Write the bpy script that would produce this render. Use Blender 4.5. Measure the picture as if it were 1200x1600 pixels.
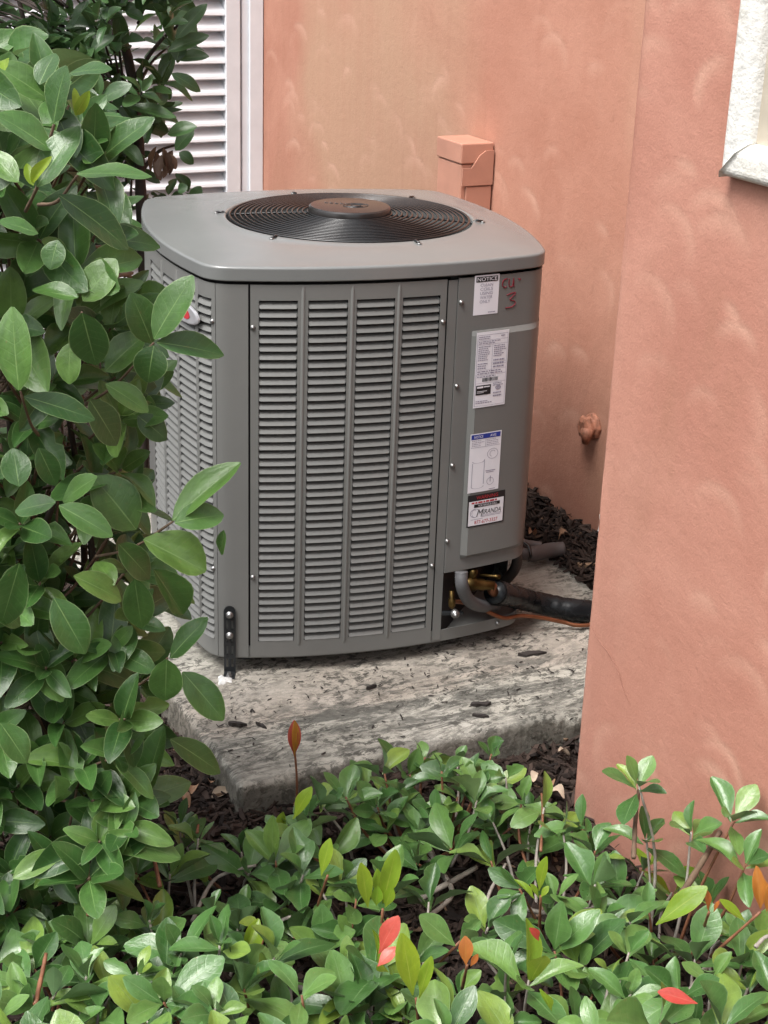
import bpy, math, random
import numpy as np
from mathutils import Matrix, Vector

random.seed(7)
rng = np.random.default_rng(11)
PI = math.pi
S = bpy.context.scene
COL = S.collection
for o in list(bpy.data.objects):
    bpy.data.objects.remove(o)

# ------------------------------------------------------------------ camera
F_PX, HC = 2450.0, 1.70
_d = np.array([393 - 600, 6900 - 800, F_PX]); _d /= np.linalg.norm(_d)
UP = -_d
_fw = np.array([0, 0, 1.0]); FWD = _fw - UP * _fw.dot(UP); FWD /= np.linalg.norm(FWD)
RIGHT = np.cross(FWD, UP)
if RIGHT[0] < 0: RIGHT = -RIGHT
RM = np.array([RIGHT, FWD, UP])                      # world = RM @ (x right, y down, z forward)
cam_d = bpy.data.cameras.new('camera')
cam_d.sensor_fit = 'VERTICAL'; cam_d.sensor_height = 24.0
cam_d.lens = F_PX / 1600 * 24.0
cam_d.clip_start = 0.05; cam_d.clip_end = 500
cam = bpy.data.objects.new('camera', cam_d); COL.objects.link(cam)
m = Matrix.Identity(4)
for r in range(3):
    m[r][0] = RM[r][0]; m[r][1] = -RM[r][1]; m[r][2] = -RM[r][2]
m[0][3], m[1][3], m[2][3] = 0, 0, HC
cam.matrix_world = m
S.camera = cam

# ------------------------------------------------------------------ sky, sun, exposure
SUN_EL, SUN_AZ = math.radians(60), math.radians(-137)       # azimuth measured clockwise from +Y
W = bpy.data.worlds.new('World'); S.world = W; W.use_nodes = True
nt = W.node_tree; nt.nodes.clear()
sky = nt.nodes.new('ShaderNodeTexSky'); sky.sky_type = 'NISHITA'; sky.sun_disc = False
sky.sun_elevation = SUN_EL; sky.sun_rotation = SUN_AZ
sky.air_density = 1.0; sky.dust_density = 6.0; sky.ozone_density = 1.0
hs = nt.nodes.new('ShaderNodeHueSaturation'); hs.inputs['Saturation'].default_value = 0.22
bg = nt.nodes.new('ShaderNodeBackground'); bg.inputs['Strength'].default_value = 0.14
wo = nt.nodes.new('ShaderNodeOutputWorld')
nt.links.new(sky.outputs[0], hs.inputs['Color']); nt.links.new(hs.outputs[0], bg.inputs['Color'])
nt.links.new(bg.outputs[0], wo.inputs['Surface'])
sd = bpy.data.lights.new('sun', 'SUN'); sd.energy = 1.7; sd.angle = math.radians(28); sd.color = (1, 0.965, 0.92)
sun = bpy.data.objects.new('sun', sd); COL.objects.link(sun)
_sv = Vector((math.sin(SUN_AZ) * math.cos(SUN_EL), math.cos(SUN_AZ) * math.cos(SUN_EL), math.sin(SUN_EL)))
sun.rotation_euler = (-_sv).to_track_quat('-Z', 'Y').to_euler(); sun.location = _sv * 20
S.view_settings.view_transform = 'Standard'; S.view_settings.look = 'None'
S.view_settings.gamma = 1; S.view_settings.exposure = 0.9

# ------------------------------------------------------------------ pixel helpers (photo pixels, 1200 x 1600)
CAM = np.array([0, 0, HC])
def ray(px, py): return RM @ np.array([px - 600, py - 800, F_PX], float)
def bp(px, py, z):
    v = ray(px, py); return CAM + v * ((z - HC) / v[2])
def at_y(px, py, Y):
    v = ray(px, py); return CAM + v * (Y / v[1])
def at_plane(px, py, p, n):
    v = ray(px, py); p = np.array(p, float); n = np.array(n, float)
    return CAM + v * (((p - CAM) @ n) / (v @ n))
def pj(P):
    c = RM.T @ (np.array(P) - CAM); return c[0] / c[2] * F_PX + 600, c[1] / c[2] * F_PX + 800
TH = math.radians(27)
E1 = np.array([math.cos(TH), math.sin(TH), 0]); E2 = np.array([-math.sin(TH), math.cos(TH), 0])
def ab(a, b, z): return E1 * a + E2 * b + np.array([0, 0, z])

# ------------------------------------------------------------------ mesh helpers
def obj(name, verts, faces, mat, parent=None, smooth=False, loc=None):
    me = bpy.data.meshes.new(name)
    me.from_pydata([tuple(map(float, v)) for v in verts], [], [tuple(map(int, f)) for f in faces])
    if smooth: me.polygons.foreach_set('use_smooth', [True] * len(me.polygons))
    me.update()
    if mat: me.materials.append(mat)
    return link(name, me, parent, loc)
def link(name, me, parent=None, loc=None):
    o = bpy.data.objects.new(name, me); COL.objects.link(o)
    if parent: o.parent = parent
    if loc is not None: o.location = tuple(map(float, loc))
    return o
def tag(o, label, cat, group=None, kind=None):
    if label: o['label'] = label
    if cat: o['category'] = cat
    if group: o['group'] = group
    if kind: o['kind'] = kind
    return o
def thing(name, label, cat, loc, rz=0, group=None):
    o = bpy.data.objects.new(name, None); COL.objects.link(o)
    o.empty_display_size = 0.05; o.location = tuple(map(float, loc)); o.rotation_euler = (0, 0, rz)
    return tag(o, label, cat, group)
class MB:
    def __init__(s): s.v = []; s.f = []
    def add(s, vs, fs):
        n = len(s.v); s.v += [tuple(map(float, v)) for v in vs]; s.f += [tuple(i + n for i in f) for f in fs]; return s
    def hexa(s, p):                                   # 8 points: bottom ring, top ring
        return s.add(p, [(3, 2, 1, 0), (4, 5, 6, 7), (0, 1, 5, 4), (1, 2, 6, 5), (2, 3, 7, 6), (3, 0, 4, 7)])
    def box(s, o, ax, ay, az):                        # corner + three edge vectors
        o, ax, ay, az = map(np.array, (o, ax, ay, az))
        return s.hexa([o, o + ax, o + ax + ay, o + ay, o + az, o + ax + az, o + ax + ay + az, o + ay + az])
    def tube(s, pts, rad, n=8, cap=True):
        pts = [np.array(p, float) for p in pts]
        if not hasattr(rad, '__len__'): rad = [rad] * len(pts)
        vs = []; fs = []; ref = np.array([0.13, 0.21, 0.97])
        pu = None
        for i, p in enumerate(pts):
            t = pts[min(i + 1, len(pts) - 1)] - pts[max(i - 1, 0)]; t /= (np.linalg.norm(t) + 1e-9)
            u = np.cross(t, ref) if pu is None else pu - t * (pu @ t)
            if np.linalg.norm(u) < 1e-3: u = np.cross(t, [1, 0.1, 0])
            u /= np.linalg.norm(u); pu = u; w = np.cross(t, u)
            for k in range(n):
                a = 2 * PI * k / n; vs.append(p + rad[i] * (math.cos(a) * u + math.sin(a) * w))
        for i in range(len(pts) - 1):
            for k in range(n):
                fs.append((i * n + k, i * n + (k + 1) % n, (i + 1) * n + (k + 1) % n, (i + 1) * n + k))
        if cap: fs.append(tuple(range(n))[::-1]); fs.append(tuple((len(pts) - 1) * n + k for k in range(n)))
        return s.add(vs, fs)
    def lathe(s, prof, c, axis=(0, 0, 1), n=16):      # (r, h) profile round an axis
        ax = np.array(axis, float); ax /= np.linalg.norm(ax)
        u = np.cross(ax, [0.31, 0.2, 0.9] if abs(ax[2]) < 0.8 else [1, 0, 0]); u /= np.linalg.norm(u); w = np.cross(ax, u)
        vs = []; fs = []
        for r, h in prof:
            for k in range(n):
                a = 2 * PI * k / n
                vs.append(np.array(c) + ax * h + r * (math.cos(a) * u + math.sin(a) * w))
        for i in range(len(prof) - 1):
            for k in range(n):
                fs.append((i * n + k, i * n + (k + 1) % n, (i + 1) * n + (k + 1) % n, (i + 1) * n + k))
        fs.append(tuple(range(n))[::-1]); fs.append(tuple((len(prof) - 1) * n + k for k in range(n)))
        return s.add(vs, fs)
    def build(s, name, mat, parent=None, smooth=False, loc=None): return obj(name, s.v, s.f, mat, parent, smooth, loc)
def smooth_path(pts, k=6):
    pts = [np.array(p, float) for p in pts]; P = [2 * pts[0] - pts[1]] + pts + [2 * pts[-1] - pts[-2]]; out = []
    for i in range(1, len(P) - 2):
        for j in range(k):
            t = j / k
            out.append(0.5 * (2 * P[i] + (P[i + 1] - P[i - 1]) * t + (2 * P[i - 1] - 5 * P[i] + 4 * P[i + 1] - P[i + 2]) * t * t
                              + (3 * P[i] - P[i - 1] - 3 * P[i + 1] + P[i + 2]) * t ** 3))
    out.append(pts[-1]); return out
def bevel(o, w, seg=2, ang=40):
    b = o.modifiers.new('bevel', 'BEVEL'); b.width = w; b.segments = seg; b.limit_method = 'ANGLE'; b.angle_limit = math.radians(ang); return o

# ------------------------------------------------------------------ materials
class NM:                                             # tiny node helper
    def __init__(s, name):
        s.m = bpy.data.materials.new(name); s.m.use_nodes = True; s.t = s.m.node_tree
        s.b = s.t.nodes['Principled BSDF']; s.o = s.t.nodes['Material Output']
    def n(s, kind, **kw):
        x = s.t.nodes.new('ShaderNode' + kind)
        for k, v in kw.items(): setattr(x, k, v)
        return x
    def l(s, a, b): s.t.links.new(a, b)
    def val(s, sock, v):
        if hasattr(v, 'is_linked') or hasattr(v, 'links'): s.l(v, sock)
        else: sock.default_value = v
    def coord(s, which='Object'): return s.n('TexCoord').outputs[which]
    def scaled(s, co, sc, rot=None):
        mp = s.n('Mapping'); mp.inputs['Scale'].default_value = sc
        if rot: mp.inputs['Rotation'].default_value = rot
        s.l(co, mp.inputs['Vector']); return mp.outputs[0]
    def noise(s, co, scale, detail=4, rough=0.55, dist=0.0):
        x = s.n('TexNoise'); x.inputs['Scale'].default_value = scale; x.inputs['Detail'].default_value = detail
        x.inputs['Roughness'].default_value = rough; x.inputs['Distortion'].default_value = dist
        if co is not None: s.l(co, x.inputs['Vector'])
        return x.outputs['Fac']
    def ramp(s, fac, stops):
        x = s.n('ValToRGB'); e = x.color_ramp.elements
        while len(e) < len(stops): e.new(0.5)
        for i, (p, c) in enumerate(stops):
            e[i].position = p; e[i].color = (c[0], c[1], c[2], 1) if hasattr(c, '__len__') else (c, c, c, 1)
        s.l(fac, x.inputs['Fac']); return x.outputs['Color']
    def mix(s, f, a, b, mode='MIX'):
        x = s.n('Mix', data_type='RGBA', blend_type=mode)
        s.val(x.inputs[0], f)
        for so, v in ((x.inputs[6], a), (x.inputs[7], b)):
            if isinstance(v, tuple): so.default_value = (*v, 1)
            else: s.l(v, so)
        return x.outputs[2]
    def math(s, op, a, b=0.0, clamp=False):
        x = s.n('Math', operation=op, use_clamp=clamp); s.val(x.inputs[0], a); s.val(x.inputs[1], b); return x.outputs[0]
    def bump(s, h, strength, dist=0.01, chain=None):
        x = s.n('Bump'); x.inputs['Strength'].default_value = strength; x.inputs['Distance'].default_value = dist
        s.l(h, x.inputs['Height'])
        if chain is not None: s.l(chain, x.inputs['Normal'])
        s.l(x.outputs[0], s.b.inputs['Normal']); return x.outputs[0]
    def base(s, v):
        if isinstance(v, tuple): s.b.inputs['Base Color'].default_value = (*v, 1)
        else: s.l(v, s.b.inputs['Base Color'])
        return s
    def set(s, rough=None, metal=None, spec=None):
        if rough is not None: s.val(s.b.inputs['Roughness'], rough)
        if metal is not None: s.b.inputs['Metallic'].default_value = metal
        if spec is not None: s.b.inputs['Specular IOR Level'].default_value = spec
        return s
def simple(name, col, rough=0.5, metal=0.0, var=0.12, scale=30.0, spec=None):
    n = NM(name); f = n.noise(n.coord(), scale, 4)
    lo = tuple(c * (1 - var) for c in col); hi = tuple(min(1, c * (1 + var)) for c in col)
    n.base(n.ramp(f, [(0.3, lo), (0.7, hi)])); n.set(rough, metal, spec); return n.m

def mat_stucco(name, c_lo, c_hi, c_tan, tan_amt):
    n = NM(name); co = n.coord()
    big = n.noise(co, 2.2, 6, 0.62, 0.6)
    col = n.ramp(big, [(0.32, c_lo), (0.68, c_hi)])
    tan_f = n.ramp(n.noise(n.scaled(co, (1, 1, 0.7)), 0.9, 3, 0.5, 0.3), [(0.48, 0.0), (0.62, tan_amt)])
    col = n.mix(tan_f, col, c_tan)
    at = n.n('Attribute', attribute_name='mark').outputs['Fac']
    col = n.mix(n.math('MULTIPLY', at, 0.6, True), col, (0.59, 0.36, 0.27))
    st = n.ramp(n.noise(n.scaled(co, (9, 9, 0.5)), 3.0, 4), [(0.45, 0.0), (0.75, 0.22)])
    col = n.mix(st, col, c_lo)
    fine = n.noise(co, 240, 3, 0.6)
    grit = n.noise(co, 75, 4, 0.65)
    col = n.mix(n.ramp(fine, [(0.3, 0.16), (0.6, 0.0)]), col, tuple(c * 0.55 for c in c_lo))
    dirt = n.ramp(n.noise(co, 5.5, 5, 0.7), [(0.66, 0.0), (0.74, 0.35)])
    col = n.mix(dirt, col, tuple(c * 0.6 for c in c_lo))
    stain = n.ramp(n.noise(n.scaled(co, (1, 1, 0.6)), 2.6, 6, 0.68, 0.8), [(0.56, 0.0), (0.70, 0.42)])
    col = n.mix(stain, col, (0.33, 0.165, 0.11))
    drip = n.ramp(n.noise(n.scaled(co, (26, 26, 0.9)), 1.0, 4, 0.6), [(0.62, 0.0), (0.74, 0.22)])
    col = n.mix(drip, col, (0.34, 0.17, 0.12))
    n.base(col); n.set(0.82, 0, 0.25)
    b1 = n.bump(grit, 0.28, 0.004); b2 = n.bump(fine, 0.35, 0.0018, b1); n.bump(at, 0.2, 0.005, b2)
    return n.m
M = {}
M['stucco_back'] = mat_stucco('stucco_salmon_recess', (0.39, 0.178, 0.122), (0.485, 0.248, 0.178), (0.44, 0.275, 0.185), 0.85)
M['stucco_front'] = mat_stucco('stucco_salmon_front', (0.395, 0.178, 0.130), (0.485, 0.245, 0.184), (0.42, 0.25, 0.195), 0.55)
M['painted_box'] = simple('salmon_painted_metal', (0.45, 0.22, 0.155), 0.55, 0, 0.10, 12)
def mat_trim():
    n = NM('white_textured_trim'); co = n.coord()
    f = n.noise(co, 60, 4, 0.6); g = n.noise(co, 9, 3)
    col = n.mix(n.ramp(g, [(0.5, 0.0), (0.75, 0.5)]), (0.64, 0.63, 0.60), (0.54, 0.49, 0.38))
    n.base(col); n.set(0.8); n.bump(f, 0.6, 0.007); return n.m
M['trim'] = mat_trim()
M['cream'] = simple('cream_window_return', (0.46, 0.41, 0.33), 0.7, 0, 0.2, 8)
M['white_paint'] = simple('white_painted_slats', (0.76, 0.785, 0.82), 0.45, 0, 0.06, 9)
M['dark_gap'] = simple('dark_interior', (0.015, 0.014, 0.013), 0.9)
M['glass'] = simple('dark_window_glass', (0.03, 0.035, 0.04), 0.08)
def mat_unit(name, col, rough=0.38):
    n = NM(name); co = n.coord()
    f = n.noise(co, 3.0, 4, 0.6); g = n.noise(co, 420, 2, 0.5)
    c = n.ramp(f, [(0.3, tuple(x * 0.95 for x in col)), (0.7, tuple(x * 1.05 for x in col))])
    dust = n.ramp(n.noise(co, 14, 5, 0.7), [(0.5, 0.0), (0.85, 0.07)])
    n.base(n.mix(dust, c, (0.33, 0.31, 0.28)))
    n.set(n.math('ADD', n.math('MULTIPLY', n.noise(co, 5, 2), 0.05), rough - 0.025), 0.0, 0.5)
    n.bump(g, 0.06, 0.001); return n.m
M['unit'] = mat_unit('grey_powder_coat', (0.150, 0.152, 0.147))
M['unit_cap'] = mat_unit('grey_powder_coat_cap', (0.165, 0.172, 0.170), 0.26); M['unit_cap'].node_tree.nodes['Principled BSDF'].inputs['Specular IOR Level'].default_value = 0.85
M['black_gloss'] = simple('black_coated_wire', (0.012, 0.012, 0.013), 0.25)
M['black_strap'] = simple('black_galvanised_strap', (0.018, 0.02, 0.022), 0.35, 0.2)
M['hub'] = simple('black_hub_cap', (0.022, 0.020, 0.020), 0.22)
M['fan'] = simple('fan_blade_metal', (0.03, 0.032, 0.036), 0.4, 0.4)
M['coil'] = simple('dark_coil', (0.010, 0.010, 0.011), 0.7)
M['screw'] = simple('zinc_screw', (0.27, 0.27, 0.27), 0.4, 0.9)
M['label'] = simple('white_label_vinyl', (0.72, 0.71, 0.76), 0.4, 0, 0.02)
M['ink'] = simple('black_label_ink', (0.014, 0.014, 0.016), 0.5)
M['ink_grey'] = simple('grey_label_ink', (0.24, 0.22, 0.30), 0.5)
M['ink_red'] = simple('red_label_ink', (0.42, 0.03, 0.04), 0.5)
M['ink_blue'] = simple('blue_label_ink', (0.02, 0.04, 0.26), 0.5)
M['marker'] = simple('red_marker_ink', (0.17, 0.010, 0.022), 0.5)
M['brass'] = simple('brass_fitting', (0.12, 0.080, 0.030), 0.42, 1.0, 0.5)
M['copper'] = simple('copper_pipe', (0.25, 0.105, 0.055), 0.42, 0.85, 0.3, 18)
M['foam'] = None
def mat_foam():
    n = NM('black_pipe_insulation'); co = n.coord(); f = n.noise(co, 28, 4, 0.6, 0.5); g = n.noise(co, 110, 3)
    n.base(n.ramp(f, [(0.3, (0.006, 0.007, 0.008)), (0.7, (0.014, 0.016, 0.018))])); n.set(n.ramp(f, [(0.35, 0.16), (0.65, 0.38)]))
    n.b.inputs['Specular IOR Level'].default_value = 0.22; b = n.bump(f, 0.2, 0.004); n.bump(g, 0.15, 0.0015, b); return n.m
M['foam'] = mat_foam()
M['conduit'] = simple('grey_flexible_conduit', (0.085, 0.085, 0.09), 0.5)
M['pvc'] = simple('grey_plastic_fitting', (0.105, 0.095, 0.095), 0.5)
M['brown_pipe'] = simple('dusty_dark_conduit', (0.05, 0.045, 0.04), 0.6)
M['sealant'] = simple('white_sealant', (0.55, 0.55, 0.54), 0.6, 0, 0.4, 60)
M['emblem'] = simple('silver_emblem', (0.55, 0.55, 0.58), 0.3, 0.5)

def mat_concrete():
    n = NM('weathered_concrete'); co = n.coord()
    base = n.ramp(n.noise(co, 3.2, 5, 0.6), [(0.3, (0.27, 0.26, 0.225)), (0.5, (0.38, 0.365, 0.32)), (0.7, (0.48, 0.465, 0.42))])
    sx = n.n('SeparateXYZ'); n.l(co, sx.inputs[0])
    wob = n.math('MULTIPLY', n.noise(co, 3, 4), 0.16)
    yy = n.math('ADD', sx.outputs['Y'], wob)
    # pink paint dust band in front of the machine, grey lichen band before it
    pink = n.ramp(yy, [(0.24, 0.0), (0.30, 0.8), (0.46, 0.55), (0.62, 0.0)])
    base = n.mix(n.math('MULTIPLY', pink, 0.4), base, (0.26, 0.17, 0.13))
    stripes = n.noise(n.scaled(co, (4.5, 17, 8)), 1.0, 7, 0.78, 0.9)
    sband = n.ramp(yy, [(0.04, 0.30), (0.14, 1.0), (0.31, 1.0), (0.38, 0.35), (1.0, 0.4)])
    base = n.mix(n.math('MULTIPLY', n.ramp(stripes, [(0.44, 0.0), (0.55, 0.9)]), sband), base, (0.10, 0.098, 0.088))
    sp = n.noise(n.scaled(co, (34, 58, 45)), 1.0, 6, 0.78, 0.5)
    patch = n.ramp(n.noise(co, 5, 4, 0.65), [(0.37, 0.15), (0.54, 0.95)])
    base = n.mix(n.math('MULTIPLY', n.ramp(sp, [(0.49, 0.0), (0.55, 0.9)]), patch), base, (0.05, 0.048, 0.042))
    pit = n.noise(co, 130, 3, 0.6)
    base = n.mix(n.ramp(pit, [(0.30, 0.45), (0.42, 0.0)]), base, (0.12, 0.11, 0.09))
    zz = n.ramp(n.math('ADD', sx.outputs['Z'], n.math('MULTIPLY', n.noise(co, 12, 4), 0.05)), [(0.0, 0.0), (1.0, 0.0)])
    geo = n.n('NewGeometry'); sn = n.n('SeparateXYZ'); n.l(geo.outputs['Normal'], sn.inputs[0])
    side = n.math('SUBTRACT', 1.0, n.math('ABSOLUTE', sn.outputs['Z']), True)
    moss = n.mix(n.noise(co, 22, 4), (0.06, 0.055, 0.045), (0.16, 0.145, 0.115))
    base = n.mix(n.math('MULTIPLY', n.ramp(side, [(0.35, 0.0), (0.8, 1.0)]), 0.55), base, moss)
    n.base(base); n.set(0.9, 0, 0.2)
    b = n.bump(sp, 0.5, 0.004); b = n.bump(stripes, 0.5, 0.006, b); n.bump(pit, 0.5, 0.003, b); return n.m
M['concrete'] = mat_concrete()
def mat_mulch(name, a, b, c):
    n = NM(name); g = n.n('Attribute', attribute_name='rnd').outputs['Fac']; co = n.coord()
    col = n.ramp(g, [(0.0, a), (0.7, b), (0.97, b), (1.0, c)])
    f = n.noise(n.scaled(co, (60, 60, 60)), 1.0, 4)
    n.base(n.mix(n.ramp(f, [(0.35, 0.0), (0.7, 0.5)]), col, a)); n.set(0.85, 0, 0.25); return n.m
M['mulch'] = mat_mulch('bark_mulch', (0.014, 0.010, 0.009), (0.060, 0.040, 0.032), (0.26, 0.17, 0.11))
def mat_soil():
    n = NM('dark_mulch_soil'); co = n.coord(); f = n.noise(co, 22, 5, 0.7); g = n.noise(co, 90, 4)
    n.base(n.ramp(f, [(0.3, (0.010, 0.008, 0.007)), (0.7, (0.045, 0.032, 0.026))])); n.set(0.95, 0, 0.1); n.bump(g, 0.8, 0.02); return n.m
M['soil'] = mat_soil()
M['dry_leaf'] = simple('dry_fallen_leaf', (0.30, 0.17, 0.10), 0.7, 0, 0.35, 12)
M['pale_chip'] = simple('pale_wood_chip', (0.46, 0.36, 0.27), 0.8, 0, 0.25, 20)
M['dark_chip'] = simple('dark_bark_piece', (0.022, 0.017, 0.015), 0.8)

def mat_leaf(name, stops, rib, edge, rough=0.36, spots=0.25, transl=0.28, under=None):
    n = NM(name)
    uv = n.n('UVMap', uv_map='leafuv').outputs[0]; s = n.n('SeparateXYZ'); n.l(uv, s.inputs[0])
    u, v = s.outputs['X'], s.outputs['Y']
    rnd = n.n('Attribute', attribute_name='lrnd').outputs['Fac']
    oi = n.n('ObjectInfo').outputs['Random']
    r = n.math('FRACT', n.math('ADD', oi, rnd))
    col = n.ramp(r, stops)
    av = n.math('ABSOLUTE', n.math('SUBTRACT', n.math('MULTIPLY', v, 2.0), 1.0))
    co = n.n('CombineXYZ'); n.l(u, co.inputs[0]); n.l(v, co.inputs[1]); n.l(n.math('MULTIPLY', r, 37.0), co.inputs[2])
    blot = n.noise(co.outputs[0], 3.5, 4, 0.6)
    col = n.mix(n.ramp(blot, [(0.35, 0.0), (0.75, 0.45)]), col, tuple(c * 0.62 for c in stops[0][1]))
    # side veins
    ph = n.math('SINE', n.math('MULTIPLY', n.math('SUBTRACT', u, n.math('MULTIPLY', av, 0.16)), 48.0))
    vein = n.math('MULTIPLY', n.ramp(ph, [(0.84, 0.0), (1.0, 1.0)]), 0.075)
    col = n.mix(vein, col, rib)
    ribf = n.ramp(n.math('ADD', av, n.math('MULTIPLY', u, 0.045)), [(0.025, 0.7), (0.065, 0.0)])
    col = n.mix(ribf, col, rib)
    col = n.mix(n.ramp(av, [(0.93, 0.0), (0.99, 0.6)]), col, edge)
    sp = n.noise(co.outputs[0], 9, 5, 0.7)
    col = n.mix(n.ramp(sp, [(0.62, 0.0), (0.70, spots)]), col, (0.22, 0.12, 0.05))
    tipb = n.math('MULTIPLY', n.ramp(n.math('ADD', u, n.math('MULTIPLY', blot, 0.35)), [(1.06, 0.0), (1.14, 1.0)]), n.math('GREATER_THAN', n.math('FRACT', n.math('MULTIPLY', r, 13.7)), 0.75))
    col = n.mix(tipb, col, (0.24, 0.15, 0.07))
    gb = n.n('NewGeometry').outputs['Backfacing']
    if under: col = n.mix(n.math('MULTIPLY', gb, 0.6), col, under)
    n.base(col)
    n.set(n.math('ADD', n.math('MULTIPLY', blot, 0.22), rough - 0.11), 0, 0.6)
    n.bump(n.math('SUBTRACT', blot, n.math('ADD', n.math('MULTIPLY', vein, 1.5), ribf)), 0.12, 0.02)
    tr = n.n('BsdfTranslucent'); n.l(n.mix(0.5, col, tuple(min(1, c * 1.3) for c in rib)), tr.inputs['Color'])
    mx = n.n('MixShader'); mx.inputs[0].default_value = transl
    n.l(n.b.outputs[0], mx.inputs[1]); n.l(tr.outputs[0], mx.inputs[2]); n.l(mx.outputs[0], n.o.inputs['Surface'])
    return n.m
M['leaf_bush'] = mat_leaf('broad_leaf_green', [(0.0, (0.024, 0.072, 0.016)), (0.45, (0.052, 0.135, 0.030)), (0.8, (0.088, 0.190, 0.044)), (1.0, (0.135, 0.245, 0.05))], (0.20, 0.32, 0.11), (0.26, 0.36, 0.16), 0.36, 0.3, 0.20, (0.11, 0.17, 0.07))
M['leaf_back'] = mat_leaf('broad_leaf_green_shaded', [(0.0, (0.022, 0.062, 0.018)), (0.5, (0.036, 0.092, 0.028)), (1.0, (0.058, 0.130, 0.036))], (0.13, 0.22, 0.08), (0.14, 0.22, 0.09), 0.38, 0.2, 0.25)  # darker copy of the bush leaf green, the shade on the back tree put into colour
M['leaf_low'] = mat_leaf('glossy_low_leaf', [(0.0, (0.036, 0.098, 0.022)), (0.4, (0.082, 0.188, 0.050)), (0.8, (0.140, 0.258, 0.062)), (1.0, (0.22, 0.32, 0.05))], (0.22, 0.34, 0.15), (0.18, 0.30, 0.13), 0.31, 0.4, 0.14, (0.12, 0.19, 0.10))
M['leaf_lime'] = mat_leaf('lime_new_leaf', [(0.0, (0.16, 0.30, 0.022)), (1.0, (0.27, 0.38, 0.025))], (0.45, 0.52, 0.10), (0.34, 0.42, 0.05), 0.38, 0.05, 0.4)
M['leaf_red'] = mat_leaf('red_old_leaf', [(0.0, (0.45, 0.05, 0.04)), (1.0, (0.55, 0.11, 0.075))], (0.58, 0.20, 0.15), (0.40, 0.09, 0.05), 0.4, 0.5, 0.25)
M['leaf_orange'] = mat_leaf('orange_new_leaf', [(0.0, (0.44, 0.13, 0.035)), (1.0, (0.54, 0.30, 0.04))], (0.5, 0.3, 0.08), (0.55, 0.16, 0.06), 0.4, 0.1, 0.35)
M['leaf_brown'] = mat_leaf('dead_brown_leaf', [(0.0, (0.075, 0.038, 0.022)), (1.0, (0.17, 0.09, 0.05))], (0.14, 0.08, 0.05), (0.10, 0.06, 0.04), 0.7, 0.3, 0.15)
M['bark'] = simple('brown_twig_bark', (0.115, 0.075, 0.048), 0.8, 0, 0.35, 40)
M['bark_dark'] = simple('dark_trunk_bark', (0.035, 0.025, 0.020), 0.85, 0, 0.35, 40)
M['bark_grey'] = simple('pale_grey_branch', (0.30, 0.27, 0.235), 0.8, 0, 0.3, 60)
M['twig_red'] = simple('reddish_new_twig', (0.20, 0.085, 0.045), 0.6, 0, 0.3, 60)

# ------------------------------------------------------------------ ground
BW, LOUV, PIL_A, PIL_B = 2.34, 5.76, 1.662, 2.345         # wall planes along E1 / E2
PAD_A0, PAD_A1, PAD_B0, PAD_B1 = 0.995, 2.205, 2.55, 4.05
def sstep(x, a, b):
    t = np.clip((x - a) / (b - a), 0, 1); return t * t * (3 - 2 * t)
def gz(x, y):
    a = x * E1[0] + y * E1[1]; b = x * E2[0] + y * E2[1]
    z = -0.082 + 0.013 * np.sin(x * 5.1 + 1.3) * np.cos(y * 4.3) + 0.008 * np.sin(x * 13 + y * 9)
    z = z + 0.125 * sstep(a, 2.05, 2.30) * sstep(b, 2.7, 3.1)
    z = z + 0.03 * sstep(b, 3.4, 4.6)
    z = z + 0.030 * (1 - sstep(a, 0.7, 0.98)) * sstep(b, 2.5, 3.0)
    z = z - 0.012 * sstep(a, 1.3, 1.7) * (1 - sstep(b, 2.4, 2.7))
    return z
gx = np.concatenate([[-60, -20, -8, -3], np.linspace(-1.8, 2.2, 81), [4, 10, 30, 60]])
gy = np.concatenate([[-60, -20, -6, -1, 0.6], np.linspace(1.3, 6.6, 107), [9, 20, 60]])
GX, GY = np.meshgrid(gx, gy)
GZ = gz(GX, GY) + rng.normal(0, 0.003, GX.shape)
gv = np.stack([GX.ravel(), GY.ravel(), GZ.ravel()], 1)
nx = len(gx)
gf = [(j * nx + i, j * nx + i + 1, (j + 1) * nx + i + 1, (j + 1) * nx + i) for j in range(len(gy) - 1) for i in range(nx - 1)]
g = obj('ground', gv, gf, M['soil'], smooth=True); g['kind'] = 'structure'

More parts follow.
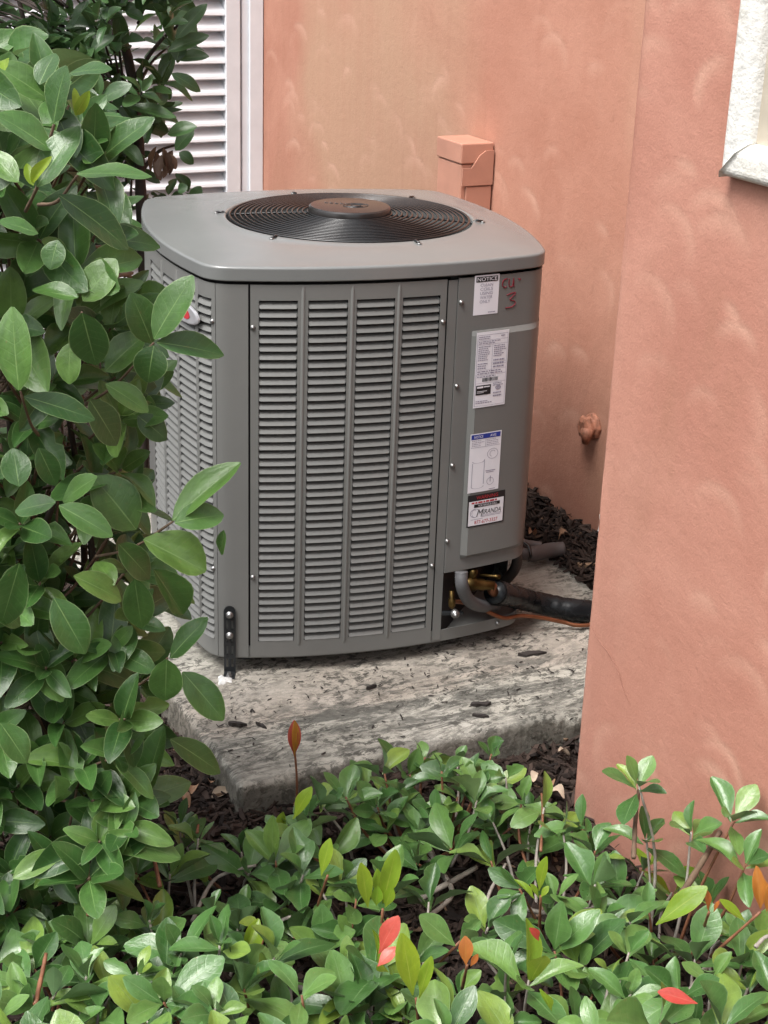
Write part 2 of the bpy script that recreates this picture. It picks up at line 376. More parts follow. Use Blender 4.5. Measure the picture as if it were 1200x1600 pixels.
# ------------------------------------------------------------------ walls
def stucco_wall(name, org, ax_u, lu, lz, z0, mat, parent, step=0.014, seed=1, density=48, relief=0.0004):
    r = np.random.default_rng(seed)
    nu, nz = int(lu / step) + 1, int(lz / step) + 1
    U, Z = np.meshgrid(np.linspace(0, lu, nu), np.linspace(0, lz, nz))
    mk = np.zeros_like(U)
    for _ in range(int(lu * lz * density)):
        cu, cz = r.uniform(0, lu), r.uniform(0, lz); rad = r.uniform(0.040, 0.082); tilt = r.normal(0, 0.5); amp = r.uniform(0.1, 1.0) ** 1.2; span = r.uniform(0.9, 1.6)
        du, dz = (U - cu) * r.uniform(0.8, 1.2), Z - cz
        rho = np.hypot(du, dz); ang = np.arctan2(du, dz) - tilt
        w = np.where(rho < rad, r.uniform(0.014, 0.026), 0.0075)
        mk = np.maximum(mk, amp * np.exp(-((rho - rad) / w) ** 2) * np.clip(np.cos(np.clip(ang / span, -1, 1) * PI / 2), 0, 1))
    n = np.cross(ax_u, [0, 0, 1.0])
    if n @ E1 > 0 and abs(ax_u @ E2) > 0.9: n = -n
    wav = 0.003 * np.sin(U * 4 + 1) * np.sin(Z * 3) + relief * mk + r.normal(0, 0.00025, U.shape)
    wav[:, 0] = 0; wav[:, -1] = 0
    P = np.array(org)[None] + U.ravel()[:, None] * ax_u[None] + (Z.ravel() + z0)[:, None] * np.array([[0, 0, 1.0]]) + wav.ravel()[:, None] * n[None]
    fs = [(j * nu + i, j * nu + i + 1, (j + 1) * nu + i + 1, (j + 1) * nu + i) for j in range(nz - 1) for i in range(nu - 1)]
    o = obj(name, P, fs, mat, parent, True)
    a = o.data.attributes.new('mark', 'FLOAT', 'POINT'); a.data.foreach_set('value', mk.ravel().astype(np.float32))
    return o
bld = thing('building', 'salmon pink stucco house wall with a recess behind the grey condenser', 'building', (0, 0, 0))
w = stucco_wall('recessed_wall', ab(BW, 2.1, 0), E2, LOUV - 2.1 - 0.004, 2.75, -0.25, M['stucco_back'], bld, 0.0095, 3)
w['label'] = 'recessed salmon stucco wall with arched trowel marks behind the condenser'
# projecting block on the right: bullnosed corner then the face that comes towards the camera
pw = stucco_wall('projecting_wall', ab(PIL_A, PIL_B - 0.012 - 2.4, 0), E2, 2.4, 2.75, -0.25, M['stucco_front'], bld, 0.0095, 5, 62)
pw['label'] = 'nearer projecting salmon stucco wall on the right'
mb = MB()
cor = [(PIL_A + 0.012 * (1 - math.sin(t)), PIL_B - 0.012 + 0.012 * (math.cos(PI / 2 - t) if False else math.sin(PI / 2 - t) * 0 + (1 - math.cos(t)) * 0) , t) for t in ()]
ring = [(PIL_A + 0.012 - 0.012 * math.cos(t), PIL_B - 0.012 + 0.012 * math.sin(t)) for t in np.linspace(0, PI / 2, 6)] + [(BW, PIL_B)]
vs = []; fs = []
zs = np.linspace(-0.25, 2.5, 90)
rw = np.random.default_rng(2)
for z in zs:
    ch = rw.normal(0, 0.0012)
    for k, (a_, b_) in enumerate(ring): vs.append(ab(a_ + (ch if 0 < k < 5 else 0), b_ + (ch if 0 < k < 5 else 0), z))
nr = len(ring)
for j in range(len(zs) - 1):
    for k in range(nr - 1): fs.append((j * nr + k, j * nr + k + 1, (j + 1) * nr + k + 1, (j + 1) * nr + k))
obj('wall_return', vs, fs, M['stucco_front'], bld, True)
# back of the block, so that light does not leak through, and the upper soffit side
mb = MB(); mb.box(ab(PIL_A + 0.03, -0.05, -0.25), E1 * 0.6, E2 * 2.36, (0, 0, 2.74)); mb.build('wall_core', M['stucco_front'], bld)
mb = MB(); mb.box(ab(BW + 0.03, 2.1, -0.25), E1 * 0.2, E2 * 3.8, (0, 0, 2.74)); mb.build('wall_core', M['stucco_back'], bld)
# chipped pale paint along the corner of the projecting wall
for (px0, py0, py1) in [(907, 1005, 1075), (899, 1110, 1160), (931, 800, 830)]:
    p = at_plane(px0, (py0 + py1) / 2, ab(PIL_A, PIL_B, 0), E1); h = abs(py1 - py0) / F_PX * 2.9
    k = 7; vv = []; ff = []
    for i in range(k):
        zz = p[2] - h / 2 + h * i / (k - 1); wdt = 0.0035 * math.sin(PI * (i + 0.6) / k) + rw.uniform(0, 0.0012)
        vv += [ab(PIL_A - 0.0012 + 0.003, PIL_B - 0.0075 + 0.0015, zz), ab(PIL_A - 0.0012 + 0.003 + wdt * 0.9, PIL_B - 0.006 + wdt * 0.8 + 0.002, zz)]
    for i in range(k - 1): ff.append((2 * i, 2 * i + 1, 2 * i + 3, 2 * i + 2))
    obj('paint_chip', vv, ff, M['trim'], bld)
cp_ = [at_plane(x, y, ab(PIL_A - 0.0005, 0, 0), E1) for x, y in ((921, 972), (935, 1000), (952, 1022), (966, 1050), (974, 1078), (984, 1100))]
mb = MB(); mb.tube(smooth_path(cp_, 5), [0.0004 + 0.0004 * math.sin(PI * i / 25) for i in range(26)], 4); mb.build('hairline_crack', simple('crack_line', (0.27, 0.12, 0.085), 0.9), bld)
# window with white foam trim on the projecting wall
wz0 = 1.273; wb1 = 2.056; wn = -E1
win = thing('window', 'white textured window surround on the right wall at the upper right corner', 'window', ab(PIL_A, wb1, wz0))
wo_ = np.array(ab(PIL_A, wb1, wz0))
def trim_piece(b0, b1, z0, z1, name, inset):
    mb = MB(); pr = [(0.002, 0), (0.028, 0.004), (0.036, 0.014), (0.034, 0.045), (0.022, 0.058), (-0.01, 0.062)]
    return mb, pr
tw = 0.062
pr = [(0.004, 0.0), (-0.022, 0.003), (-0.030, 0.012), (-0.030, 0.044), (-0.018, 0.058), (0.012, 0.064)]
Wd, Ht = 1.0, 1.15
def mitred(cs):
    vs = []; fs = []
    for c in cs:
        for (d, t) in pr: vs.append(c(d, t))
    k = len(pr)
    for i in range(k - 1): fs.append((i, i + 1, k + i + 1, k + i))
    fs.append(tuple(range(k))); fs.append(tuple(range(k, 2 * k))[::-1])
    return vs, fs
def wp(d, b, z): return ab(d, -b, z)                      # d along E1, b from the left edge towards the camera, z up
legs = [(lambda d, t: wp(d, t, t), lambda d, t: wp(d, t, Ht - t)), (lambda d, t: wp(d, t, t), lambda d, t: wp(d, Wd - t, t)),
        (lambda d, t: wp(d, Wd - t, t), lambda d, t: wp(d, Wd - t, Ht - t)), (lambda d, t: wp(d, t, Ht - t), lambda d, t: wp(d, Wd - t, Ht - t))]
for i, lg in enumerate(legs):
    vs, fs = mitred(lg); o = obj('trim_band', vs, fs, M['trim'], win); bevel(o, 0.005, 2, 20)
    if i in (1, 3): o.location = (0, 0, 0.0004)
mb = MB(); mb.box(wp(-0.006, tw - 0.004, tw - 0.004), E1 * 0.02, -E2 * (Wd - 2 * tw + .008), (0, 0, Ht - 2 * tw + .008)); mb.build('window_return', M['cream'], win)
mb = MB(); mb.box(wp(-0.012, tw + 0.09, tw + 0.09), E1 * 0.004, -E2 * (Wd - 2 * tw - .18), (0, 0, Ht - 2 * tw - .18)); mb.build('pane', M['glass'], win)

# painted meter box fixed to the recessed wall
p_in = at_plane(773, 222, ab(BW, 0, 0), E1); bb = p_in @ E2; zt = p_in[2]
p_out = at_plane(722, 237, ab(0, bb, 0), E2); aa = p_out @ E1
p_far = at_plane(685, 225, ab(aa, 0, 0), E1); bf = p_far @ E2
bx = thing('wall_box', 'tall salmon painted metal cover box fixed to the recessed wall', 'box', ab(BW, bb, 0.35))
L0 = np.array(bx.location)
dep, wid = BW - aa - 0.002, bf - bb
def bl(a_, b_, z_): return ab(aa + a_, bb + b_, z_) - L0
mb = MB(); mb.box(bl(0, 0, 0.36), E1 * dep, E2 * wid, (0, 0, zt - 0.36 - 0.06)); bevel(mb.build('body', M['painted_box'], bx), 0.004)
mb = MB(); mb.box(bl(-0.004, -0.004, zt - 0.0585), E1 * (dep + .002), E2 * (wid + .008), (0, 0, 0.0585)); bevel(mb.build('lid', M['painted_box'], bx), 0.004)
mb = MB()                                                 # stepped flange on the near side
fl = [(0.0, -0.07), (0.03, -0.07), (0.055, -0.035), (0.075, -0.022), (dep - 0.003, -0.022), (dep - 0.003, -0.12), (0.0, -0.12)]
vs = [bl(x, -0.009, zt + z) for x, z in fl] + [bl(x, -0.0045, zt + z) for x, z in fl]
k = len(fl); mb.add(vs, [tuple(range(k))[::-1], tuple(range(k, 2 * k))] + [(i, (i + 1) % k, k + (i + 1) % k, k + i) for i in range(k)])
mb.build('hasp_flange', M['painted_box'], bx)
mb = MB(); mb.box(bl(0.016, -0.006, 0.40), E1 * (dep - 0.02), E2 * 0.005, (0, 0, zt - 0.40 - 0.125)); bevel(mb.build('side_panel', M['painted_box'], bx), 0.002)
# painted pipe stub
ps = at_plane(913, 668, ab(BW - 0.03, 0, 0), E1)
M['tap'] = simple('flaking_painted_metal', (0.30, 0.125, 0.075), 0.7, 0, 0.5, 60)
st = thing('wall_tap', 'salmon painted pipe fitting stub low on the recessed wall', 'tap', ps)
mb = MB(); mb.lathe([(0.046, 0.036), (0.044, 0.027), (0.034, 0.022), (0.033, 0.010), (0.026, 0.004)], (0, 0, 0), E1, 8); bevel(mb.build('flange', M['tap'], st, True), 0.003)
mb = MB(); mb.lathe([(0.036, 0.012), (0.040, 0.005), (0.036, -0.006), (0.022, -0.012)], (0, 0, 0), E1, 6); mb.build('hex_nut', M['tap'], st)
mb = MB(); mb.tube([E1 * 0.0 - E2 * 0.02, E1 * -0.006 - E2 * 0.024 + np.array([0, 0, -0.014]), E1 * -0.004 - E2 * 0.018 + np.array([0, 0, -0.046])], [0.022, 0.021, 0.012], 7); mb.build('spout', M['tap'], st, True)
st.scale = (0.85, 0.85, 0.85)

# ------------------------------------------------------------------ white louvred screen closing the alcove
def at_l(px, py): return at_plane(px, py, ab(0, LOUV, 0), E2)
a_r = BW; a_p2 = at_l(375, 150) @ E1; a_g = at_l(371.5, 150) @ E1; a_p1 = at_l(349, 150) @ E1
scr = thing('louvred_screen', 'white louvred screen with horizontal slats behind the dark tree', 'screen', ab(a_r, LOUV, 0))
L1 = np.array(scr.location)
def lb(mb, a0, a1, b0, b1, z0, z1): mb.box(ab(a0, b0, z0) - L1, E1 * (a1 - a0), E2 * (b1 - b0), (0, 0, z1 - z0)); return mb
a_end = a_p1 - 1.35
bevel(lb(MB(), a_p2 + 0.026, a_r - 0.002, LOUV - 0.035, LOUV + 0.05, -0.08, 2.45).build('post', M['white_paint'], scr), 0.003)
bevel(lb(MB(), a_p2, a_p2 + 0.0255, LOUV - 0.022, LOUV + 0.05, -0.08, 2.45).build('post_rebate', M['white_paint'], scr), 0.002)
bevel(lb(MB(), a_p1, a_g, LOUV - 0.03, LOUV + 0.05, -0.08, 2.45).build('post', M['white_paint'], scr), 0.003)
bevel(lb(MB(), a_end - 0.06, a_end, LOUV - 0.03, LOUV + 0.05, -0.08, 2.45).build('post', M['white_paint'], scr), 0.003)
lb(MB(), a_end, a_r, LOUV + 0.052, LOUV + 0.07, -0.08, 2.45).build('backing', M['white_paint'], scr)
pts = [at_l(300, y) for y in (22.4, 292)]
pitch = (at_l(345, 22)[2] - at_l(345, 289)[2]) / 11.0
me = None; z = at_l(345, 22)[2] % pitch - pitch
i = 0
while z < 2.35:
    if me is None:
        prf = [(-0.024, 0.0), (-0.020, -0.004), (0.030, pitch * 0.86), (0.026, pitch * 0.90), (-0.022, 0.010)]
        vs = [ab(a, LOUV + d, zz) - L1 for a in (a_end + 0.001, a_p1 - 0.001) for d, zz in prf]; k = len(prf)
        fs = [(q, (q + 1) % k, k + (q + 1) % k, k + q) for q in range(k)] + [tuple(range(k))[::-1], tuple(range(k, 2 * k))]
        o = obj('slat', vs, fs, M['white_paint'], scr); me = o.data
    else: o = link('slat', me, scr)
    o.location = (0, 0, z + rw.normal(0, 0.0012)); z += pitch

# ------------------------------------------------------------------ concrete slab
pad = thing('concrete_slab', 'weathered speckled concrete slab under the condenser', 'slab', ab(PAD_A0, PAD_B0, 0), TH)
def fbm(x, y, seed, octs=5, s=1.0):
    r = np.random.default_rng(seed); out = np.zeros_like(x); a = 1.0
    for o_ in range(octs):
        for _ in range(3):
            t = r.uniform(0, 2 * PI); f = s * 2 ** o_ * r.uniform(0.8, 1.3)
            out += a * np.sin(f * (x * math.cos(t) + y * math.sin(t)) + r.uniform(0, 6.3))
        a *= 0.55
    return out / 3
la, lb_ = PAD_A1 - PAD_A0, PAD_B1 - PAD_B0
na, nb = 180, 200
U, V = np.meshgrid(np.linspace(0, la, na), np.linspace(0, lb_, nb))
hz = 0.0018 * fbm(U, V, 4, 6, 14) + rng.normal(0, 0.0006, U.shape)
strk = fbm(U * 0.35, V * 3.2, 9, 5, 9); hz += 0.003 * strk * np.exp(-((V - 0.2) / 0.12) ** 2)
ed = np.minimum(np.minimum(U, la - U), np.minimum(V, lb_ - V))
chip = np.clip(0.009 + 0.009 * fbm(U, V, 8, 6, 24), 0.002, 0.035)
hz -= np.clip(1 - ed / chip, 0, 1) ** 2 * (0.008 + 0.006 * fbm(U, V, 3, 5, 25))
crn = np.clip(1 - np.hypot(U - la * 0.67, V) / 0.10, 0, 1); hz -= 0.02 * crn * (0.6 + 0.4 * fbm(U, V, 5, 5, 30))
vs = np.stack([U.ravel(), V.ravel(), hz.ravel()], 1).tolist()
fs = [(j * na + i, j * na + i + 1, (j + 1) * na + i + 1, (j + 1) * na + i) for j in range(nb - 1) for i in range(na - 1)]
per = [(0, i) for i in range(na)] + [(j, na - 1) for j in range(1, nb)] + [(nb - 1, i) for i in range(na - 2, -1, -1)] + [(j, 0) for j in range(nb - 2, 0, -1)]
prev = [j * na + i for j, i in per]
for dz in (-0.02, -0.05, -0.085, -0.14):
    cur = []
    for (j, i) in per:
        p = np.array(vs[j * na + i]); c = np.array([la / 2, lb_ / 2, 0]); q = p.copy(); q[2] = dz + rng.normal(0, 0.002)
        ox = (-1 if i == 0 else 1 if i == na - 1 else 0); oy = (-1 if j == 0 else 1 if j == nb - 1 else 0)
        o_ = 0.002 + rng.normal(0, 0.0018); q[0] += ox * o_; q[1] += oy * o_
        vs.append(q.tolist()); cur.append(len(vs) - 1)
    n_ = len(per)
    for k in range(n_): fs.append((prev[k], cur[k], cur[(k + 1) % n_], prev[(k + 1) % n_]))
    prev = cur
obj('slab_block', vs, fs, M['concrete'], pad, True)

# ------------------------------------------------------------------ the condenser
UC = np.array([-0.1396, 3.6867, 0]); UT = math.radians(18.42)
CA, CB, CR = 0.440, 0.0442, 0.0743
cu, su = math.cos(UT), math.sin(UT)
unit = thing('air_conditioner', 'large grey outdoor air conditioning condenser with louvred sides and black fan guard on top', 'air conditioner', UC, UT)
def to_local(P): d = np.array(P) - UC; return np.array([cu * d[0] + su * d[1], -su * d[0] + cu * d[1], d[2]])
def to_world(P): return UC + np.array([cu * P[0] - su * P[1], su * P[0] + cu * P[1], P[2]])
NS, NCN = 40, 12
def outline(off=0.0):
    rc = CR + off; a2 = CA - CR; h = a2 - CB; R_ = (h * h + CB * CB) / (2 * CB); a0 = math.asin(h / R_)
    out = []
    for k in range(4):
        c, s = round(math.cos(k * PI / 2)), round(math.sin(k * PI / 2))
        for t in np.linspace(-a0, a0, NS):
            x = (R_ + rc) * math.sin(t); y = -((R_ + rc) * math.cos(t) + a2 - R_); out.append((c * x - s * y, s * x + c * y))
        for t in np.linspace(a0, PI / 2 - a0 + 0.0, NCN + 2)[1:-1]:
            x = h + rc * math.sin(t); y = -h - rc * math.cos(t); out.append((c * x - s * y, s * x + c * y))
    return np.array(out)
NT = 4 * (NS + NCN)
_oc = {}
def O(t, off, z):
    key = round(off, 5)
    if key not in _oc: _oc[key] = outline(off)
    P = _oc[key]; t = t % NT; i = int(math.floor(t)); f = t - i
    q = P[i % NT] * (1 - f) + P[(i + 1) % NT] * f
    return np.array([q[0], q[1], z])
BODY = -0.005
def on_body(px, py, off=BODY):                           # photo pixel -> (t, z) on the body shell
    v = ray(px, py); o = to_local(CAM); d = to_local(CAM + v) - o
    P = outline(off); best = None
    for i in range(NT):
        a, b = P[i], P[(i + 1) % NT]; e = b - a
        det = d[0] * (-e[1]) + e[0] * d[1]
        if abs(det) < 1e-12: continue
        r = a - o[:2]
        s_ = (r[0] * (-e[1]) + e[0] * r[1]) / det; w_ = (d[0] * r[1] - d[1] * r[0]) / det
        if -1e-9 <= w_ <= 1 + 1e-9 and s_ > 0 and (best is None or s_ < best[0]): best = (s_, i + w_, o[2] + d[2] * s_)
    if best is None:                                     # the ray just misses: nearest point of the outline
        dn = d[:2] / np.linalg.norm(d[:2]); rel = P - o[:2]; i = int(np.argmin(np.abs(rel[:, 0] * dn[1] - rel[:, 1] * dn[0])))
        s_ = (rel[i] @ dn) / np.linalg.norm(d[:2]); best = (s_, i, o[2] + d[2] * s_); print('miss', px, py, i)
    t = best[1]
    return (t - NT if t > NT * 0.62 else t), best[2]
tA = on_body(389.5, 600)[0]; tB = on_body(337.5, 600)[0]; tC = on_body(693, 600)[0]; tD = on_body(709, 600)[0]
tL = -(NS + NCN) + 0.3                                   # far end of the left panel
Z0, Z1 = 0.04, 0.911
zl1 = on_body(430, 470)[1]; zl0 = on_body(430, 1002)[1]
NROW = 43; lp = (zl1 - zl0) / NROW
cols_f = [tuple(on_body(x, 610)[0] for x in c) for c in ((404, 464), (480, 541), (554, 613), (624.5, 682))]
_c4 = (on_body(302, 470)[0], on_body(330, 470)[0]); _p4 = (_c4[0] - on_body(251, 470)[0]) / 2
cols_l = [(_c4[0] - k * _p4, _c4[1] - k * _p4) for k in (3, 2, 1, 0)]
def sheet(name, t0, t1, z0, z1, slots, zs0, zs1, mat, off=BODY, thick=0.002, step=1.6):
    ts = [t0, t1] + [x for s in slots for x in s]
    ts = sorted(set(ts)); tt = []
    for a, b in zip(ts[:-1], ts[1:]):
        k = max(1, int((b - a) / step)); tt += list(np.linspace(a, b, k, endpoint=False))
    tt.append(ts[-1])
    zz = [z0, zs0, zs1, z1] if slots else [z0, z1]
    vs = [O(t, off, z) for z in zz for t in tt]; fs = []; n = len(tt)
    for j in range(len(zz) - 1):
        for i in range(n - 1):
            mid = (tt[i] + tt[i + 1]) / 2
            if slots and j == 1 and any(a < mid < b for a, b in slots): continue
            fs.append((j * n + i, j * n + i + 1, (j + 1) * n + i + 1, (j + 1) * n + i))
    o = obj(name, vs, fs, mat, unit, True)
    so = o.modifiers.new('solid', 'SOLIDIFY'); so.thickness = thick; so.offset = -1; o.modifiers.new('es', 'EDGE_SPLIT').split_angle = math.radians(25)
    return o
fp = sheet('front_panel', tA + 0.12, tC - 0.12, Z0, Z1, cols_f, zl0, zl1, M['unit'])
lpn = sheet('side_panel', tL, tB - 0.12, Z0, Z1, cols_l, zl0, zl1, M['unit'])
sheet('corner_post', tB + 0.12, tA - 0.12, Z0, Z1, [], 0, 0, M['unit'])
sheet('trim_strip', tC + 0.12, tD - 0.1, Z0 + 0.002, Z1 - 0.003, [], 0, 0, M['unit'], BODY - 0.001)
tE = 2 * (NS + NCN) - 3
def slat_mesh(t0, t1, name):
    prof = [(-0.021, lp * 0.79), (-0.0105, lp * 0.70), (-0.003, lp * 0.46), (0.0008, lp * 0.07), (-0.0002, lp * 0.0), (-0.0045, lp * 0.34), (-0.012, lp * 0.62)]
    vs = []; fs = []; k = len(prof); ff = (0.0, 0.04, 0.35, 0.65, 0.96, 1.0)
    for f in ff:
        e = 1.0 if 0.03 < f < 0.97 else 0.0
        for d, zz in prof:
            dd = d if e else min(d, -0.0025) - 0.001; z_ = zz if e else zz * 0.75 + lp * 0.2
            vs.append(O(t0 + (t1 - t0) * f, round(BODY + dd, 5), z_))
    for j in range(len(ff) - 1):
        for q in range(k): fs.append((j * k + q, (j + 1) * k + q, (j + 1) * k + (q + 1) % k, j * k + (q + 1) % k))
    fs.append(tuple(range(k))); fs.append(tuple((len(ff) - 1) * k + q for q in range(k))[::-1])
    me_ = bpy.data.meshes.new(name); me_.from_pydata([tuple(map(float, v)) for v in vs], [], fs); me_.materials.append(M['unit'])
    me_.update(); return me_
for c in cols_f:
    me = slat_mesh(c[0] - 0.02, c[1] + 0.02, 'louver')
    for r_ in range(NROW): link('louver', me, fp, (0, 0, zl0 + r_ * lp))
for ci, c in enumerate(cols_l):
    me = slat_mesh(c[0] - 0.02, c[1] + 0.02, 'louver')
    if ci == 0:
        mb = MB(); mv = [v.co[:] for v in me.vertices]; mf = [tuple(p.vertices) for p in me.polygons]
        for r_ in range(NROW): mb.add([(x, y, zz + zl0 + r_ * lp) for x, y, zz in mv], mf)
        o = mb.build('far_louver_column', M['unit'], lpn); o['kind'] = 'stuff'
    else:
        for r_ in range(NROW): link('louver', me, lpn, (0, 0, zl0 + r_ * lp))
def ribs(cols, parent):
    for a, b in zip(cols[:-1], cols[1:]):
        t = (a[1] + b[0]) / 2; hw = 0.0028
        p0, p1 = O(t, BODY + 0.0028, 0), O(t, BODY - 0.001, 0)
        tv = O(t + 0.3, BODY, 0) - O(t - 0.3, BODY, 0); tv /= np.linalg.norm(tv)
        vs = []
        for z_ in (zl0 - 0.015, zl0 - 0.005, zl1 + 0.02, zl1 + 0.032):
            e = p0 if zl0 - 0.01 < z_ < zl1 + 0.03 else p1
            for q in (p1 - tv * hw * 1.7, e - tv * hw * 0.5, e + tv * hw * 0.5, p1 + tv * hw * 1.7): vs.append(q + np.array([0, 0, z_]))
        fs = [(j * 4 + q, j * 4 + q + 1, (j + 1) * 4 + q + 1, (j + 1) * 4 + q) for j in range(3) for q in range(3)]
        obj('rib', vs, fs, M['unit'], parent, True)
ribs(cols_f, fp); ribs(cols_l, lpn)
# dark coil shell behind the louvers
tsx = np.linspace(tL - 0.2, tD, 90)
vs = [O(t, -0.045, z_) for z_ in (0.05, 0.925) for t in tsx]; n_ = len(tsx)
obj('coil', vs, [(i, i + 1, n_ + i + 1, n_ + i) for i in range(n_ - 1)], M['coil'], unit, True)
# rest of the shell (right and back sides)
tR0 = (NS + NCN) + 9.0
sheet('rear_panel', tR0 + 0.1, NT + tL - 0.2, Z0, Z1, [], 0, 0, M['unit'])
# base pan
tsx = np.arange(0, NT, 1.5); n_ = len(tsx)
vs = [O(t, BODY - 0.0035, 0.036) for t in tsx] + [O(t, BODY - 0.0025, 0.066) for t in tsx] + [O(t, BODY - 0.0055, 0.066) for t in tsx] + [O(t, BODY - 0.009, 0.050) for t in tsx]
fs = [(j * n_ + i, j * n_ + (i + 1) % n_, (j + 1) * n_ + (i + 1) % n_, (j + 1) * n_ + i) for j in range(3) for i in range(n_)] + [tuple(range(3 * n_, 4 * n_)), tuple(range(n_))[::-1]]
obj('base_pan', vs, fs, M['unit'], unit)
for x_, y_ in ((0.30, 0.30), (-0.30, 0.30), (0.30, -0.28), (-0.29, -0.30), (0, 0)):
    mb = MB(); mb.lathe([(0.035, 0.002), (0.032, 0.036)], (x_, y_, 0), n=12); mb.build('foot', M['black_strap'], unit)
# control cover (corner on the right), hanging over the open valve bay
zc0 = on_body(693, 897)[1]; zc0b = on_body(800, 872)[1]
ZC = (zc0 + zc0b) / 2
tF = tR0 + 0.0
cov = sheet('control_cover', tD, tF, ZC, Z1, [], 0, 0, M['unit'], BODY + 0.001, 0.004, 0.7)
# lower flange of the cover
ts_ = np.linspace(tD, tF, 30)
vs = [O(t, BODY - 0.003, ZC + 0.001) for t in ts_] + [O(t, -0.07, ZC + 0.001) for t in ts_]; n_ = 30
obj('cover_floor', vs, [(i, n_ + i, n_ + i + 1, i + 1) for i in range(n_ - 1)], M['coil'], unit)
# raised pressing on the cover
tp0, zp1 = on_body(737, 517); zp0 = on_body(712, 868)[1]
tp1 = NS + NCN - 0.5
_tl = on_body(792, 600)[0]
def press_h(t): return 0.0086 * (1 - float(sstep(t, _tl, tp1 - 1.0))) + 0.0002
ts_ = [tp0, tp0 + 0.75] + list(np.linspace(tp0 + 0.8, tp1 - 2.5, 14)) + [tp1 - 0.5, tp1 + 2]
zz_ = [zp0 - 0.010, zp0, zp1 - 0.011, zp1]
vs = []; H_ = BODY + 0.0018
for j, z_ in enumerate(zz_):
    for i, t in enumerate(ts_):
        edge = j in (0, 3) or i in (0, len(ts_) - 1, )
        vs.append(O(t, round(H_ + (0 if edge else press_h(t)), 5), z_))
n_ = len(ts_)
o = obj('raised_pressing', vs, [(j * n_ + i, j * n_ + i + 1, (j + 1) * n_ + i + 1, (j + 1) * n_ + i) for j in range(3) for i in range(n_ - 1)], M['unit'], unit, True)
o.data.polygons.foreach_set('use_smooth', [True] * len(o.data.polygons))
es = o.modifiers.new('es', 'EDGE_SPLIT'); es.split_angle = math.radians(14)
# bay plate between the trim strip and the right side
Apt = O(tD, BODY - 0.004, 0); Cpt = O(tR0 + 5, BODY - 0.01, 0); dirp = Cpt - Apt; dirp /= np.linalg.norm(dirp)
vs = [Apt + np.array([0, 0, 0.05]), Cpt + np.array([0, 0, 0.05]), Cpt + np.array([0, 0, 0.92]), Apt + np.array([0, 0, 0.92])]
pl = obj('valve_plate', vs, [(0, 1, 2, 3)], M['coil'], unit)
FOX, FOY = 0.033, -0.011                              # the fan sits a little off centre
# top cap with raised rim round the fan
FZ, FR = 0.966, 0.284
NCP = 160
tt = np.linspace(0, NT, NCP, endpoint=False)
ang = [math.atan2(*(O(t, 0, 0)[1::-1])) for t in tt]
rings = []
for off, z_ in ((-0.004, 0.9185), (-0.0015, 0.9185), (0.0, 0.9200), (0.0, 0.9215), (0.0, 0.9435), (0.0, 0.9452), (-0.0012, 0.9478), (-0.0034, 0.9492), (-0.0070, 0.9497)): rings.append([O(t, off, z_) for t in tt])
inner0 = [O(t, -0.012, 0.9500) for t in tt]; rings.append(inner0)
circ = [np.array([FOX + math.cos(a) * (FR + 0.018), FOY + math.sin(a) * (FR + 0.018), FZ - 0.001]) for a in ang]
for f in (0.2, 0.4, 0.6, 0.8, 1.0):
    rr = []
    for p, q in zip(inner0, circ):
        v_ = p * (1 - f) + q * f; v_[2] = 0.9500 + (FZ - 0.001 - 0.9500) * (math.sin(f * PI / 2) ** 1.15); rr.append(v_)
    rings.append(rr)
for r_, z_ in ((FR + 0.011, FZ + 0.002), (FR + 0.006, FZ), (FR + 0.004, FZ - 0.008), (FR + 0.004, FZ - 0.09)):
    rings.append([np.array([FOX + math.cos(a) * r_, FOY + math.sin(a) * r_, z_]) for a in ang])
vs = [v for r_ in rings for v in r_]
fs = [(j * NCP + i, j * NCP + (i + 1) % NCP, (j + 1) * NCP + (i + 1) % NCP, (j + 1) * NCP + i) for j in range(len(rings) - 1) for i in range(NCP)]
cap = obj('top_cap', vs, fs, M['unit_cap'], unit, True)
# added black disc that stands in for the shade deep in the fan shaft
mb = MB(); mb.lathe([(0.36, 0.60), (0.36, 0.602)], (0, 0, 0), n=32); mb.build('shaft_dark_disc', M['coil'], unit)
# fan
fan = None
mb = MB(); mb.lathe([(0.075, 0.80), (0.08, 0.82), (0.08, 0.90), (0.06, 0.93)], (FOX, FOY, 0), n=24); fan = mb.build('fan_motor', M['fan'], unit, True)
for k in range(4):
    a0 = k * PI / 2 + 0.5; vs = []; fs = []
    for i, r_ in enumerate(np.linspace(0.07, 0.272, 7)):
        for j, w_ in enumerate(np.linspace(-0.5, 0.5, 6)):
            aa_ = a0 + w_ * (0.9 + 0.35 * i / 6); vs.append((FOX + r_ * math.cos(aa_), FOY + r_ * math.sin(aa_), 0.885 + 0.055 * w_ + 0.012 * w_ * w_))
    for i in range(6):
        for j in range(5): fs.append((i * 6 + j, i * 6 + j + 1, (i + 1) * 6 + j + 1, (i + 1) * 6 + j))
    o = obj('fan_blade', vs, fs, M['fan'], unit, True); o.modifiers.new('s', 'SOLIDIFY').thickness = 0.002
